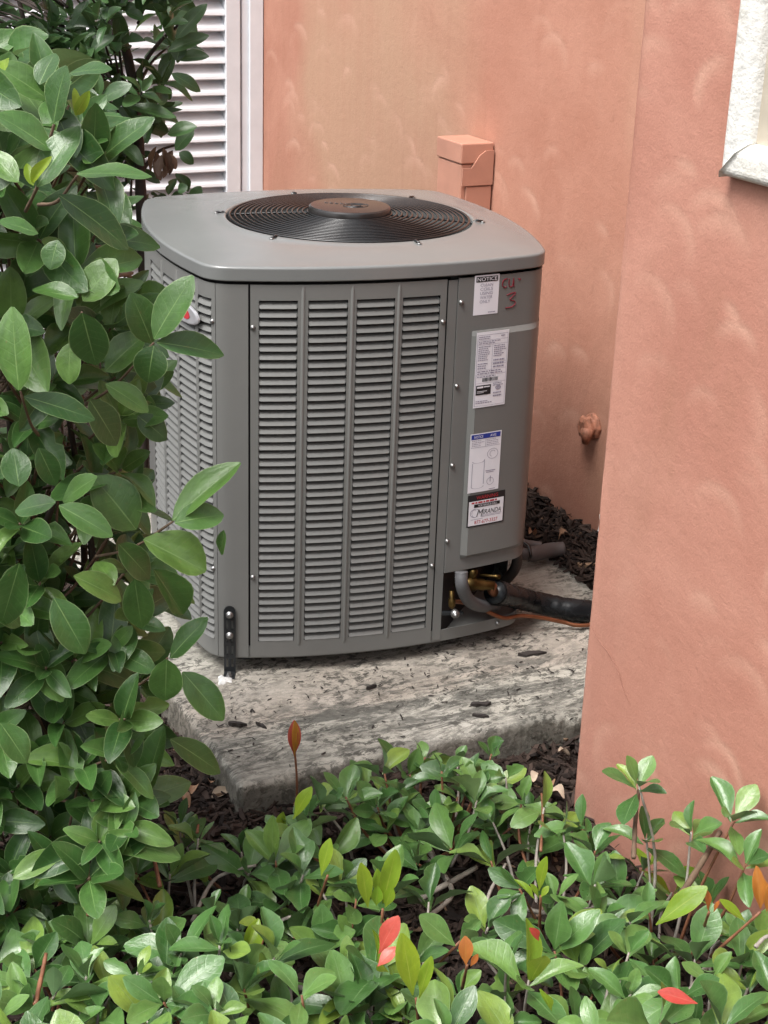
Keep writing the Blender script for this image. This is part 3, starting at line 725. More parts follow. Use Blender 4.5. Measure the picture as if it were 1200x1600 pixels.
# guard
gd = thing('fan_guard', None, None, (FOX, FOY, 0)); gd.parent = unit
def dome(r_): return FZ + 0.001 + 0.012 * (1 - (r_ / FR) ** 2)
NR = 16
for i in range(NR):
    r_ = 0.099 + (FR - 0.099 - 0.002) * i / (NR - 1)
    mb = MB(); pts_ = [(r_ * math.cos(a), r_ * math.sin(a), dome(r_)) for a in np.linspace(0, 2 * PI, 97)]
    mb.tube(pts_, 0.0026 if i < NR - 1 else 0.0034, 5, False); mb.build('guard_ring', M['black_gloss'], gd, True)
for k in range(6):
    a = k * PI / 3 - UT + (0.02 if k % 2 else -0.02)
    pts_ = [(r_ * math.cos(a), r_ * math.sin(a), dome(r_) - 0.0042) for r_ in np.linspace(0.07, FR + 0.004, 9)]
    pts_ += [((FR + 0.014) * math.cos(a), (FR + 0.014) * math.sin(a), FZ + 0.0035), ((FR + 0.030) * math.cos(a), (FR + 0.030) * math.sin(a), FZ + 0.0015)]
    mb = MB(); mb.tube(pts_, 0.0030, 6); mb.build('spoke', M['black_gloss'], gd, True)
    mb = MB(); mb.lathe([(0.0055, -0.001), (0.0055, 0.0015), (0.003, 0.0025)], ((FR + 0.030) * math.cos(a), (FR + 0.030) * math.sin(a), FZ - 0.0005), n=10)
    mb.build('guard_screw', M['screw'], gd, True)
mb = MB(); mb.lathe([(0.088, dome(0.09) - 0.008), (0.096, dome(0.09) - 0.006), (0.098, dome(0.09)), (0.0985, dome(0.09) + 0.004), (0.0960, dome(0.09) + 0.0125), (0.0925, dome(0.09) + 0.0155), (0.089, dome(0.09) + 0.0162)], (0, 0, 0), n=64)
hub = mb.build('hub_cap', M['hub'], gd, True); hub.modifiers.new('es', 'EDGE_SPLIT').split_angle = math.radians(25)
hz_ = dome(0.09) + 0.0162
mb = MB()                                                # embossed swirl and letter strokes on the hub
for (rx, ry, x0, y0, a0, a1) in ((0.030, 0.024, 0.012, -0.008, 0, 2 * PI), (0.022, 0.016, 0.012, -0.008, 0.4, 5.4), (0.012, 0.009, 0.013, -0.008, 0, 2 * PI)):
    mb.tube([(x0 + rx * math.cos(a), y0 + ry * math.sin(a), hz_) for a in np.linspace(a0, a1, 26)], 0.0011, 4)
for i in range(6):
    x0 = -0.050 + i * 0.011; y0 = 0.036 - i * 0.006
    mb.tube([(x0, y0, hz_), (x0 + 0.003, y0 + 0.012, hz_)], 0.0011, 4); mb.tube([(x0, y0, hz_), (x0 + 0.006, y0 - 0.003, hz_)], 0.0011, 4)
mb.build('embossed_mark', M['hub'], gd)

# screws on the panels
def screw_at(px, py, extra=0.0, r_=0.0040):
    t, z_ = on_body(px, py); p = O(t, BODY + extra, z_); q = O(t, BODY + extra + 0.004, z_); ax = q - p
    mb = MB(); mb.lathe([(r_ * 1.45, 0.0), (r_ * 1.45, 0.0012), (r_, 0.0016), (r_, 0.004), (r_ * 0.6, 0.0052)], (0, 0, 0), ax, 8)
    mb.build('screw', M['screw'], unit, True, p)
for px, py in ((395, 512), (395, 902), (692, 503), (675, 884), (331.5, 502), (333, 888)): screw_at(px, py)
for px, py in ((720, 472), (713, 603), (706, 727), (698, 845)): screw_at(px, py, 0.002)
tw_, zw_ = on_body(780, 978); screw_at(778, 974, -0.002)

# ---- labels on the cover
def label_quad(name, tl, br, extra, mat=None):
    t0, z1 = on_body(*tl, BODY + extra); t1, z0 = on_body(*br, BODY + extra)
    e = BODY + extra
    def mp(u, v, lift=0.0):
        t = t0 + (t1 - t0) * u; ee = e if extra < 0.005 else BODY + 0.0018 + press_h(t) + 0.0004
        return O(t, round(ee + 0.0007 + lift, 5), z0 + (z1 - z0) * v)
    n = 8; vs = [mp(i / n, v) for v in (0, 1) for i in range(n + 1)]
    o = obj(name, vs, [(i, i + 1, n + 2 + i, n + 1 + i) for i in range(n)], mat or M['label'], unit, True)
    # width / height ratio of the label
    asp = np.linalg.norm(mp(1, 0) - mp(0, 0)) / (z1 - z0)
    return o, mp, asp
def quads(mp, rects, lift, name, mat, parent):
    mb = MB()
    for (u0, v0, u1, v1) in rects:
        n = max(1, int(abs(u1 - u0) * 6)); k = [mp(u0 + (u1 - u0) * i / n, v, lift) for v in (v0, v1) for i in range(n + 1)]
        mb.add(k, [(i, i + 1, n + 2 + i, n + 1 + i) for i in range(n)])
    return mb.build(name, mat, parent)
def text_on(mp, asp, txt, u0, v0, u1, v1, lift, mat, parent, name='print', shear=0.0):
    cu_ = bpy.data.curves.new('t', 'FONT'); cu_.body = txt; cu_.align_x = 'LEFT'; cu_.resolution_u = 3; cu_.shear = shear
    to = bpy.data.objects.new('t', cu_); COL.objects.link(to)
    bpy.context.view_layer.update()
    me_ = bpy.data.meshes.new_from_object(to.evaluated_get(bpy.context.evaluated_depsgraph_get()))
    vs = np.array([v.co[:] for v in me_.vertices]); fs = [tuple(p.vertices) for p in me_.polygons]
    bpy.data.objects.remove(to)
    mn, mx = vs.min(0), vs.max(0)
    vs = (vs - mn) / np.maximum(mx - mn, 1e-6)
    return obj(name, [mp(u0 + (u1 - u0) * x, v0 + (v1 - v0) * y, lift) for x, y, _ in vs], fs, mat, parent)
def lines(mp, u0, u1, v0, v1, nrows, seed, lift, mat, parent, h=0.45):
    r = random.Random(seed); rc = []
    dv = (v1 - v0) / nrows
    for i in range(nrows):
        u = u0; v = v1 - (i + 1) * dv + dv * (1 - h) / 2; end = u0 + (u1 - u0) * r.uniform(0.65, 1.0)
        while u < end:
            w_ = r.uniform(0.04, 0.14) * (u1 - u0) + 0.01; rc.append((u, v, min(u + w_, end), v + dv * h)); u += w_ + 0.02 * (u1 - u0) + 0.006
    return quads(mp, rc, lift, 'print', mat, parent)
# notice label
lab, mp, asp = label_quad('notice_label', (742, 431), (777, 489), 0.001)
quads(mp, [(0.06, 0.83, 0.94, 0.965)], 0.0005, 'print', M['ink'], lab)
text_on(mp, asp, 'NOTICE', 0.10, 0.855, 0.90, 0.945, 0.001, M['label'], lab)
for i, tx in enumerate(('CLEAN', 'COILS', 'USING', 'WATER', 'ONLY')): text_on(mp, asp, tx, 0.24, 0.715 - i * 0.105, 0.74 if i < 4 else 0.66, 0.79 - i * 0.105, 0.0005, M['ink_grey'], lab)
lines(mp, 0.6, 0.9, 0.03, 0.08, 1, 2, 0.0005, M['ink_grey'], lab)
# rating plate
EXP = 0.0096
lab, mp, asp = label_quad('rating_label', (745, 520), (788, 631), EXP + 0.0012)
quads(mp, [(0.03, 0.958, 0.97, 0.962), (0.03, 0.89, 0.97, 0.893), (0.03, 0.83, 0.97, 0.833), (0.50, 0.44, 0.507, 0.83), (0.03, 0.43, 0.97, 0.433), (0.03, 0.325, 0.97, 0.328), (0.03, 0.50, 0.97, 0.502), (0.52, 0.59, 0.97, 0.592), (0.52, 0.56, 0.97, 0.562), (0.04, 0.02, 0.96, 0.023), (0.03, 0.02, 0.04, 0.962), (0.96, 0.02, 0.967, 0.962)], 0.0004, 'print', M['ink_grey'], lab)
for k, (u0, u1, v0, v1, n_) in enumerate(((0.07, 0.42, 0.90, 0.95, 2), (0.75, 0.93, 0.915, 0.95, 1), (0.07, 0.75, 0.84, 0.885, 2), (0.07, 0.47, 0.62, 0.82, 8), (0.55, 0.93, 0.66, 0.82, 6), (0.07, 0.45, 0.51, 0.60, 3), (0.55, 0.93, 0.51, 0.64, 3), (0.07, 0.9, 0.44, 0.495, 2), (0.07, 0.9, 0.40, 0.425, 1), (0.58, 0.9, 0.27, 0.32, 2), (0.6, 0.9, 0.12, 0.2, 2), (0.07, 0.62, 0.05, 0.10, 2))):
    lines(mp, u0, u1, v0, v1, n_, 20 + k, 0.0007, M['ink_grey'], lab)
r = random.Random(5); rc = []; u = 0.24
while u < 0.72:
    w_ = r.choice((0.008, 0.014, 0.022)); rc.append((u, 0.345, u + w_, 0.395)); u += w_ + r.choice((0.008, 0.014))
quads(mp, rc, 0.0007, 'barcode', M['ink'], lab)
quads(mp, [(0.06, 0.17, 0.52, 0.30)], 0.0006, 'print', M['ink'], lab)
quads(mp, [(0.09, 0.262, 0.28, 0.285), (0.30, 0.268, 0.48, 0.282), (0.09, 0.215, 0.40, 0.222), (0.09, 0.198, 0.30, 0.204)], 0.001, 'print', M['label'], lab)
def ringmark(mp, cu_, cv, ru, rv, w_, lift, mat, parent, a0=0, a1=2 * PI, name='print'):
    n = 28; vs = []
    for i in range(n + 1):
        a = a0 + (a1 - a0) * i / n
        for k in (1 - w_, 1 + w_): vs.append(mp(cu_ + ru * k * math.cos(a), cv + rv * k * math.sin(a), lift))
    return obj(name, vs, [(2 * i, 2 * i + 2, 2 * i + 3, 2 * i + 1) for i in range(n)], mat, parent)
ringmark(mp, 0.75, 0.245, 0.075, 0.025, 0.16, 0.0007, M['ink_grey'], lab); ringmark(mp, 0.75, 0.245, 0.035, 0.012, 0.35, 0.0007, M['ink_grey'], lab)
# blue headed notice
lab, mp, asp = label_quad('diagram_label', (735, 679), (778, 763), EXP + 0.0012)
quads(mp, [(0.03, 0.905, 0.96, 0.985)], 0.0005, 'print', M['ink_blue'], lab)
text_on(mp, asp, 'NOTICE', 0.12, 0.922, 0.40, 0.965, 0.001, M['label'], lab); text_on(mp, asp, 'AVIS', 0.62, 0.922, 0.82, 0.965, 0.001, M['label'], lab)
lines(mp, 0.05, 0.47, 0.78, 0.895, 4, 3, 0.0005, M['ink_grey'], lab, 0.3); lines(mp, 0.53, 0.93, 0.78, 0.895, 4, 4, 0.0005, M['ink_grey'], lab, 0.3)
quads(mp, [(0.03, 0.765, 0.96, 0.77), (0.49, 0.77, 0.50, 0.9), (0.10, 0.09, 0.115, 0.50), (0.48, 0.13, 0.495, 0.55), (0.54, 0.34, 0.86, 0.352), (0.56, 0.315, 0.80, 0.325), (0.70, 0.15, 0.72, 0.25), (0.68, 0.02, 0.88, 0.03)], 0.0005, 'print', M['ink_grey'], lab)
ringmark(mp, 0.74, 0.63, 0.17, 0.085, 0.035, 0.0005, M['ink_grey'], lab); ringmark(mp, 0.74, 0.63, 0.09, 0.05, 0.06, 0.0005, M['ink_grey'], lab, 0.6, 4.4); ringmark(mp, 0.71, 0.16, 0.11, 0.06, 0.05, 0.0005, M['ink_grey'], lab)
ringmark(mp, 0.30, 0.10, 0.19, 0.035, 0.05, 0.0005, M['ink_grey'], lab, PI, 2 * PI); ringmark(mp, 0.29, 0.53, 0.18, 0.03, 0.06, 0.0005, M['ink_grey'], lab, PI, 2 * PI)
# warning sticker
lab, mp, asp = label_quad('warning_label', (731, 775), (786, 814), EXP + 0.0012, M['ink'])
quads(mp, [(0.035, 0.04, 0.965, 0.80)], 0.0005, 'print', M['label'], lab)
text_on(mp, asp, 'WARNING', 0.22, 0.845, 0.80, 0.955, 0.0009, M['ink_red'], lab)
lines(mp, 0.10, 0.93, 0.715, 0.785, 1, 9, 0.0009, M['ink_red'], lab, 0.75)
quads(mp, [(0.17, 0.60, 0.86, 0.70)], 0.0009, 'print', M['ink'], lab)
text_on(mp, asp, 'FOR SERVICE CALL', 0.28, 0.62, 0.78, 0.68, 0.0014, M['label'], lab)
text_on(mp, asp, 'M', 0.24, 0.31, 0.43, 0.53, 0.0012, M['ink'], lab, 'print', 0.35)
text_on(mp, asp, 'IRANDA', 0.42, 0.36, 0.90, 0.50, 0.0009, M['ink'], lab, 'print', 0.25)
ringmark(mp, 0.20, 0.43, 0.12, 0.13, 0.05, 0.0009, M['ink_grey'], lab, 0.5, 5.2); ringmark(mp, 0.18, 0.43, 0.06, 0.11, 0.06, 0.0009, M['ink_grey'], lab, 0.9, 4.6)
quads(mp, [(0.38, 0.325, 0.92, 0.335), (0.36, 0.285, 0.90, 0.297), (0.10, 0.225, 0.42, 0.235)], 0.0009, 'print', M['ink_grey'], lab)
text_on(mp, asp, '877-677-3327', 0.20, 0.08, 0.82, 0.19, 0.0009, M['ink_red'], lab)
# red marker writing
def marker(strokes):
    mb = MB()
    for st_ in strokes:
        pts_ = [O(t, BODY + 0.0018, z_) for t, z_ in (on_body(x, y) for x, y in st_)]
        pts_ = smooth_path(pts_, 4) if len(pts_) > 2 else pts_
        mb.tube(pts_, 0.0012, 5)
    return mb
marker([[(792, 435), (786, 438), (784.5, 446), (788, 449), (791, 447)], [(795, 435.5), (794.5, 443), (796, 447.5), (800, 446), (802, 434), (802, 448)], [(809, 435), (813, 436.5)], [(810, 438), (812, 434)]]).build('marker_writing', M['marker'], unit)
marker([[(791, 461), (798, 458), (805, 457), (799, 464), (796, 468), (803, 470), (804, 474), (799, 479), (789, 481)]]).build('marker_writing', M['marker'], unit)
# round badge on the side panel, part hidden by leaves
t0, zb = on_body(293, 487); p = O(t0, BODY + 0.004, zb); q = O(t0, BODY + 0.006, zb); axb = (q - p) / np.linalg.norm(q - p); tg = np.cross([0, 0, 1], axb)
vs = [p + axb * d + tg * 0.075 * s_ * math.cos(a) + np.array([0, 0, 0.022 * s_ * math.sin(a)]) for d, s_ in ((0, 1), (0.004, 1), (0.0055, 0.9)) for a in np.linspace(0, 2 * PI, 32, endpoint=False)]
fs = [(j * 32 + i, j * 32 + (i + 1) % 32, (j + 1) * 32 + (i + 1) % 32, (j + 1) * 32 + i) for j in range(2) for i in range(32)] + [tuple(range(64, 96))]
bd = obj('badge', vs, fs, M['emblem'], unit)
vs = [p + axb * 0.0065 + tg * (0.012 + 0.022 * math.cos(a)) + np.array([0, 0, 0.011 * math.sin(a)]) for a in np.linspace(0, 2 * PI, 20, endpoint=False)]
obj('badge_mark', vs, [tuple(range(20))], M['ink_red'], bd)

# ------------------------------------------------------------------ strap holding the corner down
t0, zt_ = on_body(359, 957); tdx = on_body(369, 1000)[0] - on_body(350, 1000)[0]
p0 = to_world(O(t0, BODY + 0.0015, 0)); nn_ = to_world(O(t0, 0.5, 0)) - p0; nn_[2] = 0; nn_ /= np.linalg.norm(nn_)
sx_ = np.cross([0, 0, 1.0], nn_); hw = 0.0135
strap = thing('hold_down_strap', 'black slotted metal strap screwed to the condenser corner and bolted to the slab', 'bracket', (p0[0], p0[1], 0.0))
mb = MB()
def bar(x0, x1, z0, z1): mb.box(sx_ * x0 + np.array([0, 0, z0]), sx_ * (x1 - x0), nn_ * 0.003, (0, 0, z1 - z0))
zz_ = 0.003; tgl = True
bar(-hw, hw, 0.003, 0.016); z_ = 0.0161
while z_ < zt_ - 0.03:
    sl = 0.022
    bar(-hw, -0.008, z_, z_ + sl); bar(-0.0035, 0.0035, z_, z_ + sl); bar(0.008, hw, z_, z_ + sl)
    bar(-hw, hw, z_ + sl + 0.0001, z_ + sl + 0.010); z_ += sl + 0.0102
k = 10
arc = [(hw * math.cos(a), z_ + 0.012 + hw * math.sin(a)) for a in np.linspace(0, PI, k)] + [(-hw, z_), (hw, z_)]
vs = [sx_ * x + np.array([0, 0, zz]) + nn_ * d for d in (0, 0.003) for x, zz in arc]; k = len(arc)
mb.add(vs, [tuple(range(k))[::-1], tuple(range(k, 2 * k))] + [(i, (i + 1) % k, k + (i + 1) % k, k + i) for i in range(k)])
mb.build('strap_plate', M['black_strap'], strap)
mb = MB(); mb.box(-sx_ * hw + np.array([0, 0, 0.002]), sx_ * 2 * hw, nn_ * 0.036, (0, 0, 0.003)); bevel(mb.build('strap_foot', M['black_strap'], strap), 0.001)
for zz in (z_ + 0.004, z_ - 0.048):
    mb = MB(); mb.lathe([(0.009, 0.003), (0.009, 0.005), (0.006, 0.0055), (0.006, 0.010), (0.004, 0.0115)], (0, 0, zz), nn_, 8); mb.build('screw', M['screw'], strap, True)
mb = MB(); mb.lathe([(0.008, 0.005), (0.008, 0.007), (0.005, 0.0075), (0.005, 0.014)], nn_ * 0.024, n=6); mb.build('anchor_bolt', M['screw'], strap)
r = np.random.default_rng(3); cpt = bp(350, 1064, 0.0); vs = []; fs = []
for j, (s_, z_) in enumerate(((1, 0.0), (0.85, 0.004), (0.45, 0.007))):
    for i in range(16):
        a = 2 * PI * i / 16; rr = (0.015 + 0.005 * math.sin(3 * a + 1) + r.uniform(-.004, .004)) * s_
        vs.append((rr * math.cos(a) * 1.15, rr * math.sin(a) * 1.3, z_))
fs = [(j * 16 + i, j * 16 + (i + 1) % 16, (j + 1) * 16 + (i + 1) % 16, (j + 1) * 16 + i) for j in range(2) for i in range(16)] + [tuple(range(32, 48))]
tag(obj('sealant_blob', vs, fs, M['sealant'], None, True, (cpt[0], cpt[1], 0.0005)), 'white splash of sealant round the foot of the black strap', 'sealant')

# ------------------------------------------------------------------ valves and lines
wn_ = to_world(Apt + np.array([dirp[1], -dirp[0], 0])) - to_world(Apt); wn_ /= np.linalg.norm(wn_)
wA = to_world(Apt)
def onpl(px, py, d=0.0): return at_plane(px, py, wA + wn_ * d, wn_)
def part_w(mb, name, mat, smooth=True):                 # world space verts -> part of the unit
    mb.v = [tuple(to_local(v)) for v in mb.v]; return mb.build(name, mat, unit, smooth)
v1 = onpl(736, 912, 0.05); v0_ = onpl(736, 912, 0.0)
ax1 = to_world(O(tD + 6, 0, 0)) - to_world(O(tD, 0, 0)); ax1[2] = 0; ax1 /= np.linalg.norm(ax1)
rgt = np.array([0.97, 0.05, -0.10]); rgt /= np.linalg.norm(rgt)
mb = MB(); mb.lathe([(0.012, -0.040), (0.014, -0.02), (0.018, -0.012), (0.018, 0.010), (0.014, 0.014), (0.014, 0.03), (0.012, 0.034), (0.012, 0.055)], v1, rgt, 14); part_w(mb, 'service_valve', M['brass'])
mb = MB(); mb.lathe([(0.009, 0.0), (0.010, 0.02), (0.012, 0.024), (0.012, 0.034), (0.008, 0.038)], v1, (0.1, 0.1, 1), 10); part_w(mb, 'valve_stem', M['brass'])
mb = MB(); mb.lathe([(0.004, 0.0), (0.004, 0.035), (0.006, 0.037), (0.006, 0.05)], v1 + np.array([0.02, 0.02, 0.015]), rgt, 8); part_w(mb, 'valve_port', M['brass'])
v2 = onpl(706, 945, 0.03)
mb = MB(); mb.lathe([(0.006, -0.008), (0.009, 0.0), (0.009, 0.014), (0.006, 0.018), (0.006, 0.036)], v2, (-0.05, 0, 1), 10); part_w(mb, 'small_valve', M['brass'])
mb = MB(); mb.lathe([(0.007, 0.0), (0.010, 0.006), (0.010, 0.016), (0.005, 0.017), (0.005, 0.022)], v2 + np.array([0.006, -0.01, -0.012]), (0.15, -1, -0.1), 8); part_w(mb, 'valve_cap', M['screw'])
mb = MB(); mb.box(v2 + np.array([-0.022, 0, -0.028]), (0.05, 0.004, 0), (0, 0.012, 0), (0, 0, 0.006)); part_w(mb, 'valve_bracket', M['black_strap'], False)
# grey flexible conduit from under the cover
cpts = [onpl(721, 893, 0.055), onpl(722, 915, 0.06), onpl(732, 937, 0.065), onpl(752, 947, 0.075), onpl(776, 944, 0.09)]
cp = smooth_path(cpts, 12); mb = MB(); mb.tube(cp, [0.0145 + 0.0013 * (i % 2) for i in range(len(cp))], 12)
tag(mb.build('flexible_conduit', M['conduit'], None, True), 'grey ribbed conduit bending under the control cover of the condenser', 'conduit')
# suction line
sl0 = v1 + rgt * 0.05; sl1 = at_plane(772, 925, v1 + np.array([0, 0.015, 0]), (0, 1, 0)); slE = bp(918, 955, 0.027); slF = ab(2.0, 3.35, 0.028); 
slM = bp(842, 942, 0.045)
beyond = slE + (slE - slM) / np.linalg.norm(slE - slM) * 0.22 + np.array([0.02, 0.06, 0.0])
su_ = thing('suction_line', 'thick black insulated refrigerant pipe running from the brass valve to the right wall', 'pipe', (slE[0], slE[1], 0))
Ls = np.array(su_.location)
mb = MB(); mb.tube([p - Ls for p in smooth_path([sl0, sl1, sl1 * 0.7 + slM * 0.3], 6)], 0.0125, 10); mb.build('copper_stub', M['copper'], su_, True)
pp = smooth_path([sl1, sl1 * 0.5 + slM * 0.5, slM, slE, beyond], 12); r = np.random.default_rng(8)
mb = MB(); mb.tube([p - Ls for p in pp], [0.0275 + (0.002 if i < 4 else 0) + r.normal(0, 0.0006) for i in range(len(pp))], 16); mb.build('insulation', M['foam'], su_, True)
tp_ = [p - Ls for p in pp[1:6]]; mb = MB(); mb.tube(tp_, 0.0305, 16, False); mb.build('tape_wrap', M['foam'], su_, True)
# copper liquid line
q = [v2 + np.array([0.0, 0, 0.008]), onpl(722, 941, 0.045), onpl(741, 945, 0.06), bp(784, 965, 0.068), bp(815, 962, 0.055), bp(850, 966, 0.035), bp(880, 972, 0.020), bp(915, 977, 0.012), bp(915, 977, 0.012) + np.array([0.16, 0.06, 0.0])]
mb = MB(); mb.tube(smooth_path(q, 8), 0.0052, 10)
tag(mb.build('liquid_line', M['copper'], None, True), 'thin bare copper pipe running along the slab below the black pipe', 'pipe')
# dark conduit sloping down behind, and the grey plastic elbow at the right of the unit
q = [to_world(O(tR0 + 1, -0.03, ZC + 0.06)), bp(808, 872, 0.13), bp(786, 912, 0.055), bp(770, 935, 0.02)]
mb = MB(); mb.tube(smooth_path(q, 8), 0.0135, 10); tag(mb.build('drop_conduit', M['brown_pipe'], None, True), 'dark dusty conduit slanting down under the right corner of the condenser', 'conduit')
el = thing('conduit_elbow', 'grey plastic conduit elbow lying on the slab right of the condenser', 'conduit', bp(842, 868, 0.03))
Le = np.array(el.location)
P_ = lambda x, y, z: bp(x, y, z) - Le
mb = MB(); mb.tube(smooth_path([P_(790, 826, 0.06), P_(815, 848, 0.045), P_(832, 852, 0.04), P_(846, 854, 0.038)], 6), 0.0135, 12); mb.build('whip', M['pvc'], el, True)
mb = MB(); mb.tube(smooth_path([P_(800, 863, 0.045), P_(830, 866, 0.04), P_(858, 860, 0.036), P_(880, 858, 0.036)], 6), [0.017] * 6 + [0.021] * 9 + [0.020] * 4, 14); mb.build('elbow', M['pvc'], el, True)
mb = MB(); mb.tube(smooth_path([P_(812, 843, 0.06), P_(826, 853, 0.066), P_(829, 868, 0.055), P_(826, 876, 0.022)], 6), 0.004, 8); mb.build('cable', M['black_gloss'], el, True)

# ------------------------------------------------------------------ mulch chips
def chips(n, fn, name, mat, lmin, lmax, seed, hmul=1.0):
    r = np.random.default_rng(seed); P = fn(n, r); n = len(P)
    Lc = r.uniform(lmin, lmax, n); Wc = Lc * r.uniform(0.14, 0.34, n); Tc = Wc * r.uniform(0.25, 0.6, n)
    az = r.uniform(0, 2 * PI, n); pt = r.normal(0, 0.28 * hmul, n); ro = r.uniform(-0.7, 0.7, n)
    d = np.stack([np.cos(az) * np.cos(pt), np.sin(az) * np.cos(pt), np.sin(pt)], 1)
    s_ = np.stack([-np.sin(az), np.cos(az), np.zeros(n)], 1); u_ = np.cross(d, s_)
    s2 = s_ * np.cos(ro)[:, None] + u_ * np.sin(ro)[:, None]; u2 = np.cross(d, s2)
    tmpl = [(-1, -0.5, -1), (-0.8, 0.8, -1), (0.75, 1, -1), (1, -0.2, -1), (0.1, -1, -1), (-0.95, -0.4, 1), (-0.7, 0.6, 1), (0.7, 0.8, 1), (0.9, -0.2, 1), (0.1, -0.9, 1)]
    V_ = np.zeros((n, 10, 3))
    for k, (a, b, c) in enumerate(tmpl):
        jj = r.uniform(0.75, 1.15, n)
        V_[:, k] = P + d * (a * jj * Lc / 2)[:, None] + s2 * (b * Wc / 2)[:, None] + u2 * (c * Tc / 2)[:, None]
    F_ = [(4, 3, 2, 1, 0), (5, 6, 7, 8, 9)] + [(k, (k + 1) % 5, 5 + (k + 1) % 5, 5 + k) for k in range(5)]
    fs = []
    for i in range(n): fs += [tuple(q + 10 * i for q in f) for f in F_]
    o = obj(name, V_.reshape(-1, 3), fs, mat); o['kind'] = 'stuff'
    at_ = o.data.attributes.new('rnd', 'FLOAT', 'POINT'); at_.data.foreach_set('value', np.repeat(r.uniform(0, 1, n), 10).astype(np.float32))
    return o
def bed(n, r):
    x = r.uniform(-1.15, 0.95, n * 2); y = r.uniform(1.9, 4.4, n * 2)
    a = x * E1[0] + y * E1[1]; b = x * E2[0] + y * E2[1]
    inpad = (a > PAD_A0 + .01) & (a < PAD_A1 - 0.0) & (b > PAD_B0 + .01) & (b < PAD_B1)
    inpil = (a > PIL_A - 0.005) & (b < PIL_B + 0.004)
    ok = ~inpad & ~inpil & (a < BW - 0.003)
    x, y = x[ok][:n], y[ok][:n]
    return np.stack([x, y, gz(x, y) + r.uniform(0.0, 0.022, len(x))], 1)
o = chips(17000, bed, 'bark_mulch', M['mulch'], 0.012, 0.055, 21, 1.5)
tag(o, 'dark brown shredded bark mulch covering the bed round the slab', 'mulch')
def pile(n, r):
    a = r.uniform(2.19, 2.335, n); b = r.uniform(2.4, 4.2, n); x = a * E1[0] + b * E2[0]; y = a * E1[1] + b * E2[1]
    return np.stack([x, y, gz(x, y) + r.uniform(0.0, 0.03, n)], 1)
o = chips(1500, pile, 'bark_pile', M['mulch'], 0.02, 0.06, 22, 1.8)
tag(o, 'bark mulch heaped against the foot of the recessed wall beside the slab', 'mulch')
def flecks(n, r):
    a = r.uniform(PAD_A0 + .02, PAD_A1 - .02, n); t = r.uniform(0, 1, n); b = PAD_B0 + 0.01 + np.where(t < 0.75, r.beta(1.6, 1.6, n) * 0.45, r.uniform(0.0, 1.3, n))
    x = a * E1[0] + b * E2[0]; y = a * E1[1] + b * E2[1]
    return np.stack([x, y, np.full(n, 0.0025)], 1)
o = chips(420, flecks, 'bark_flecks', M['dark_chip'], 0.003, 0.016, 23, 0.35)
tag(o, 'small dark bark flecks scattered over the concrete slab', 'bark')
def chip_at(px, py, L_, ang_, label):
    p = bp(px, py, 0.006); r = random.Random(int(px)); vs = []
    out = [(-1, -0.1), (-0.75, 0.45), (-0.35, 0.6), (-0.1, 1.0), (0.35, 0.55), (0.6, 0.7), (1, 0.25), (0.7, -0.2), (0.45, -0.8), (0.0, -0.5), (-0.4, -0.9)]
    out = [(x * r.uniform(.85, 1.15), y * r.uniform(.6, 1.25)) for x, y in out]
    for z_ in (-0.006, 0.0):
        for x, y in out: vs.append((x * L_ / 2, y * L_ * 0.13, z_ + (r.uniform(-.001, .0035) if z_ == 0 else 0)))
    k = len(out)
    o = obj('bark_chip', vs, [tuple(range(k))[::-1], tuple(range(k, 2 * k))] + [(i, (i + 1) % k, k + (i + 1) % k, k + i) for i in range(k)], M['dark_chip'], None, False, p)
    o.rotation_euler = (0, 0, ang_); tag(o, label, 'bark chip', 'large bark chips on the slab'); return o
chip_at(370, 1130, 0.042, -0.1, 'dark oval bark chip on the slab, nearest the left bush')
chip_at(408, 1132, 0.032, -0.75, 'dark narrow bark chip on the slab, just right of the oval chip')
chip_at(752, 1099, 0.050, 0.15, 'longest dark bark chip on the slab in front of the labels side')
chip_at(750, 1117, 0.036, -0.1, 'thin dark bark chip lying close in front of the longest chip')
chip_at(830, 1020, 0.075, 0.2, 'broad dark flake on the slab below the copper pipe')
chip_at(580, 1072, 0.026, 0.5, 'small curled bark chip on the slab below the louvred front')

# ------------------------------------------------------------------ leaves
def leaf_variant(kind, seed):
    r = random.Random(seed); nx_, ny = 8, 5
    bend = r.uniform(-0.05, 0.42); fold = r.uniform(0.05, 0.45); tw = r.uniform(-0.4, 0.4); bite = r.random() < 0.36; side = r.choice((-1, 1)); bx_ = r.uniform(0.5, 0.85); wave = r.uniform(0, 0.03)
    if seed % 50 < 3: bend, fold, tw, bite = r.uniform(0.04, 0.16), r.uniform(0.08, 0.2), r.uniform(-.08, .08), False
    vs = []; uvs = []
    for i in range(nx_ + 1):
        x = i / nx_; x = x + 0.07 * math.sin(PI * x) * x
        if kind == 'broad': w_ = math.sin(PI * min(1, x ** 1.02)) ** 0.60
        else: w_ = math.sin(PI * min(1, x ** 1.45)) ** 0.75
        if i == 0: w_ = 0.055
        if i == nx_: w_ = 0.09 if kind == 'broad' else 0.12
        for j in range(ny):
            v = j / (ny - 1) * 2 - 1; y = v * w_ * 0.5
            if bite and v * side > 0.4: y *= 1 - 0.45 * math.exp(-((x - bx_) / 0.09) ** 2)
            z_ = -bend * x * x + fold * abs(y) + tw * x * y + wave * math.sin(9 * x + 3 * v) * abs(v)
            vs.append((x, y, z_)); uvs.append((x, (v + 1) / 2))
    fs = [(i * ny + j, (i + 1) * ny + j, (i + 1) * ny + j + 1, i * ny + j + 1) for i in range(nx_) for j in range(ny - 1)]
    return np.array(vs), fs, uvs
VAR = {}; MESH = {}
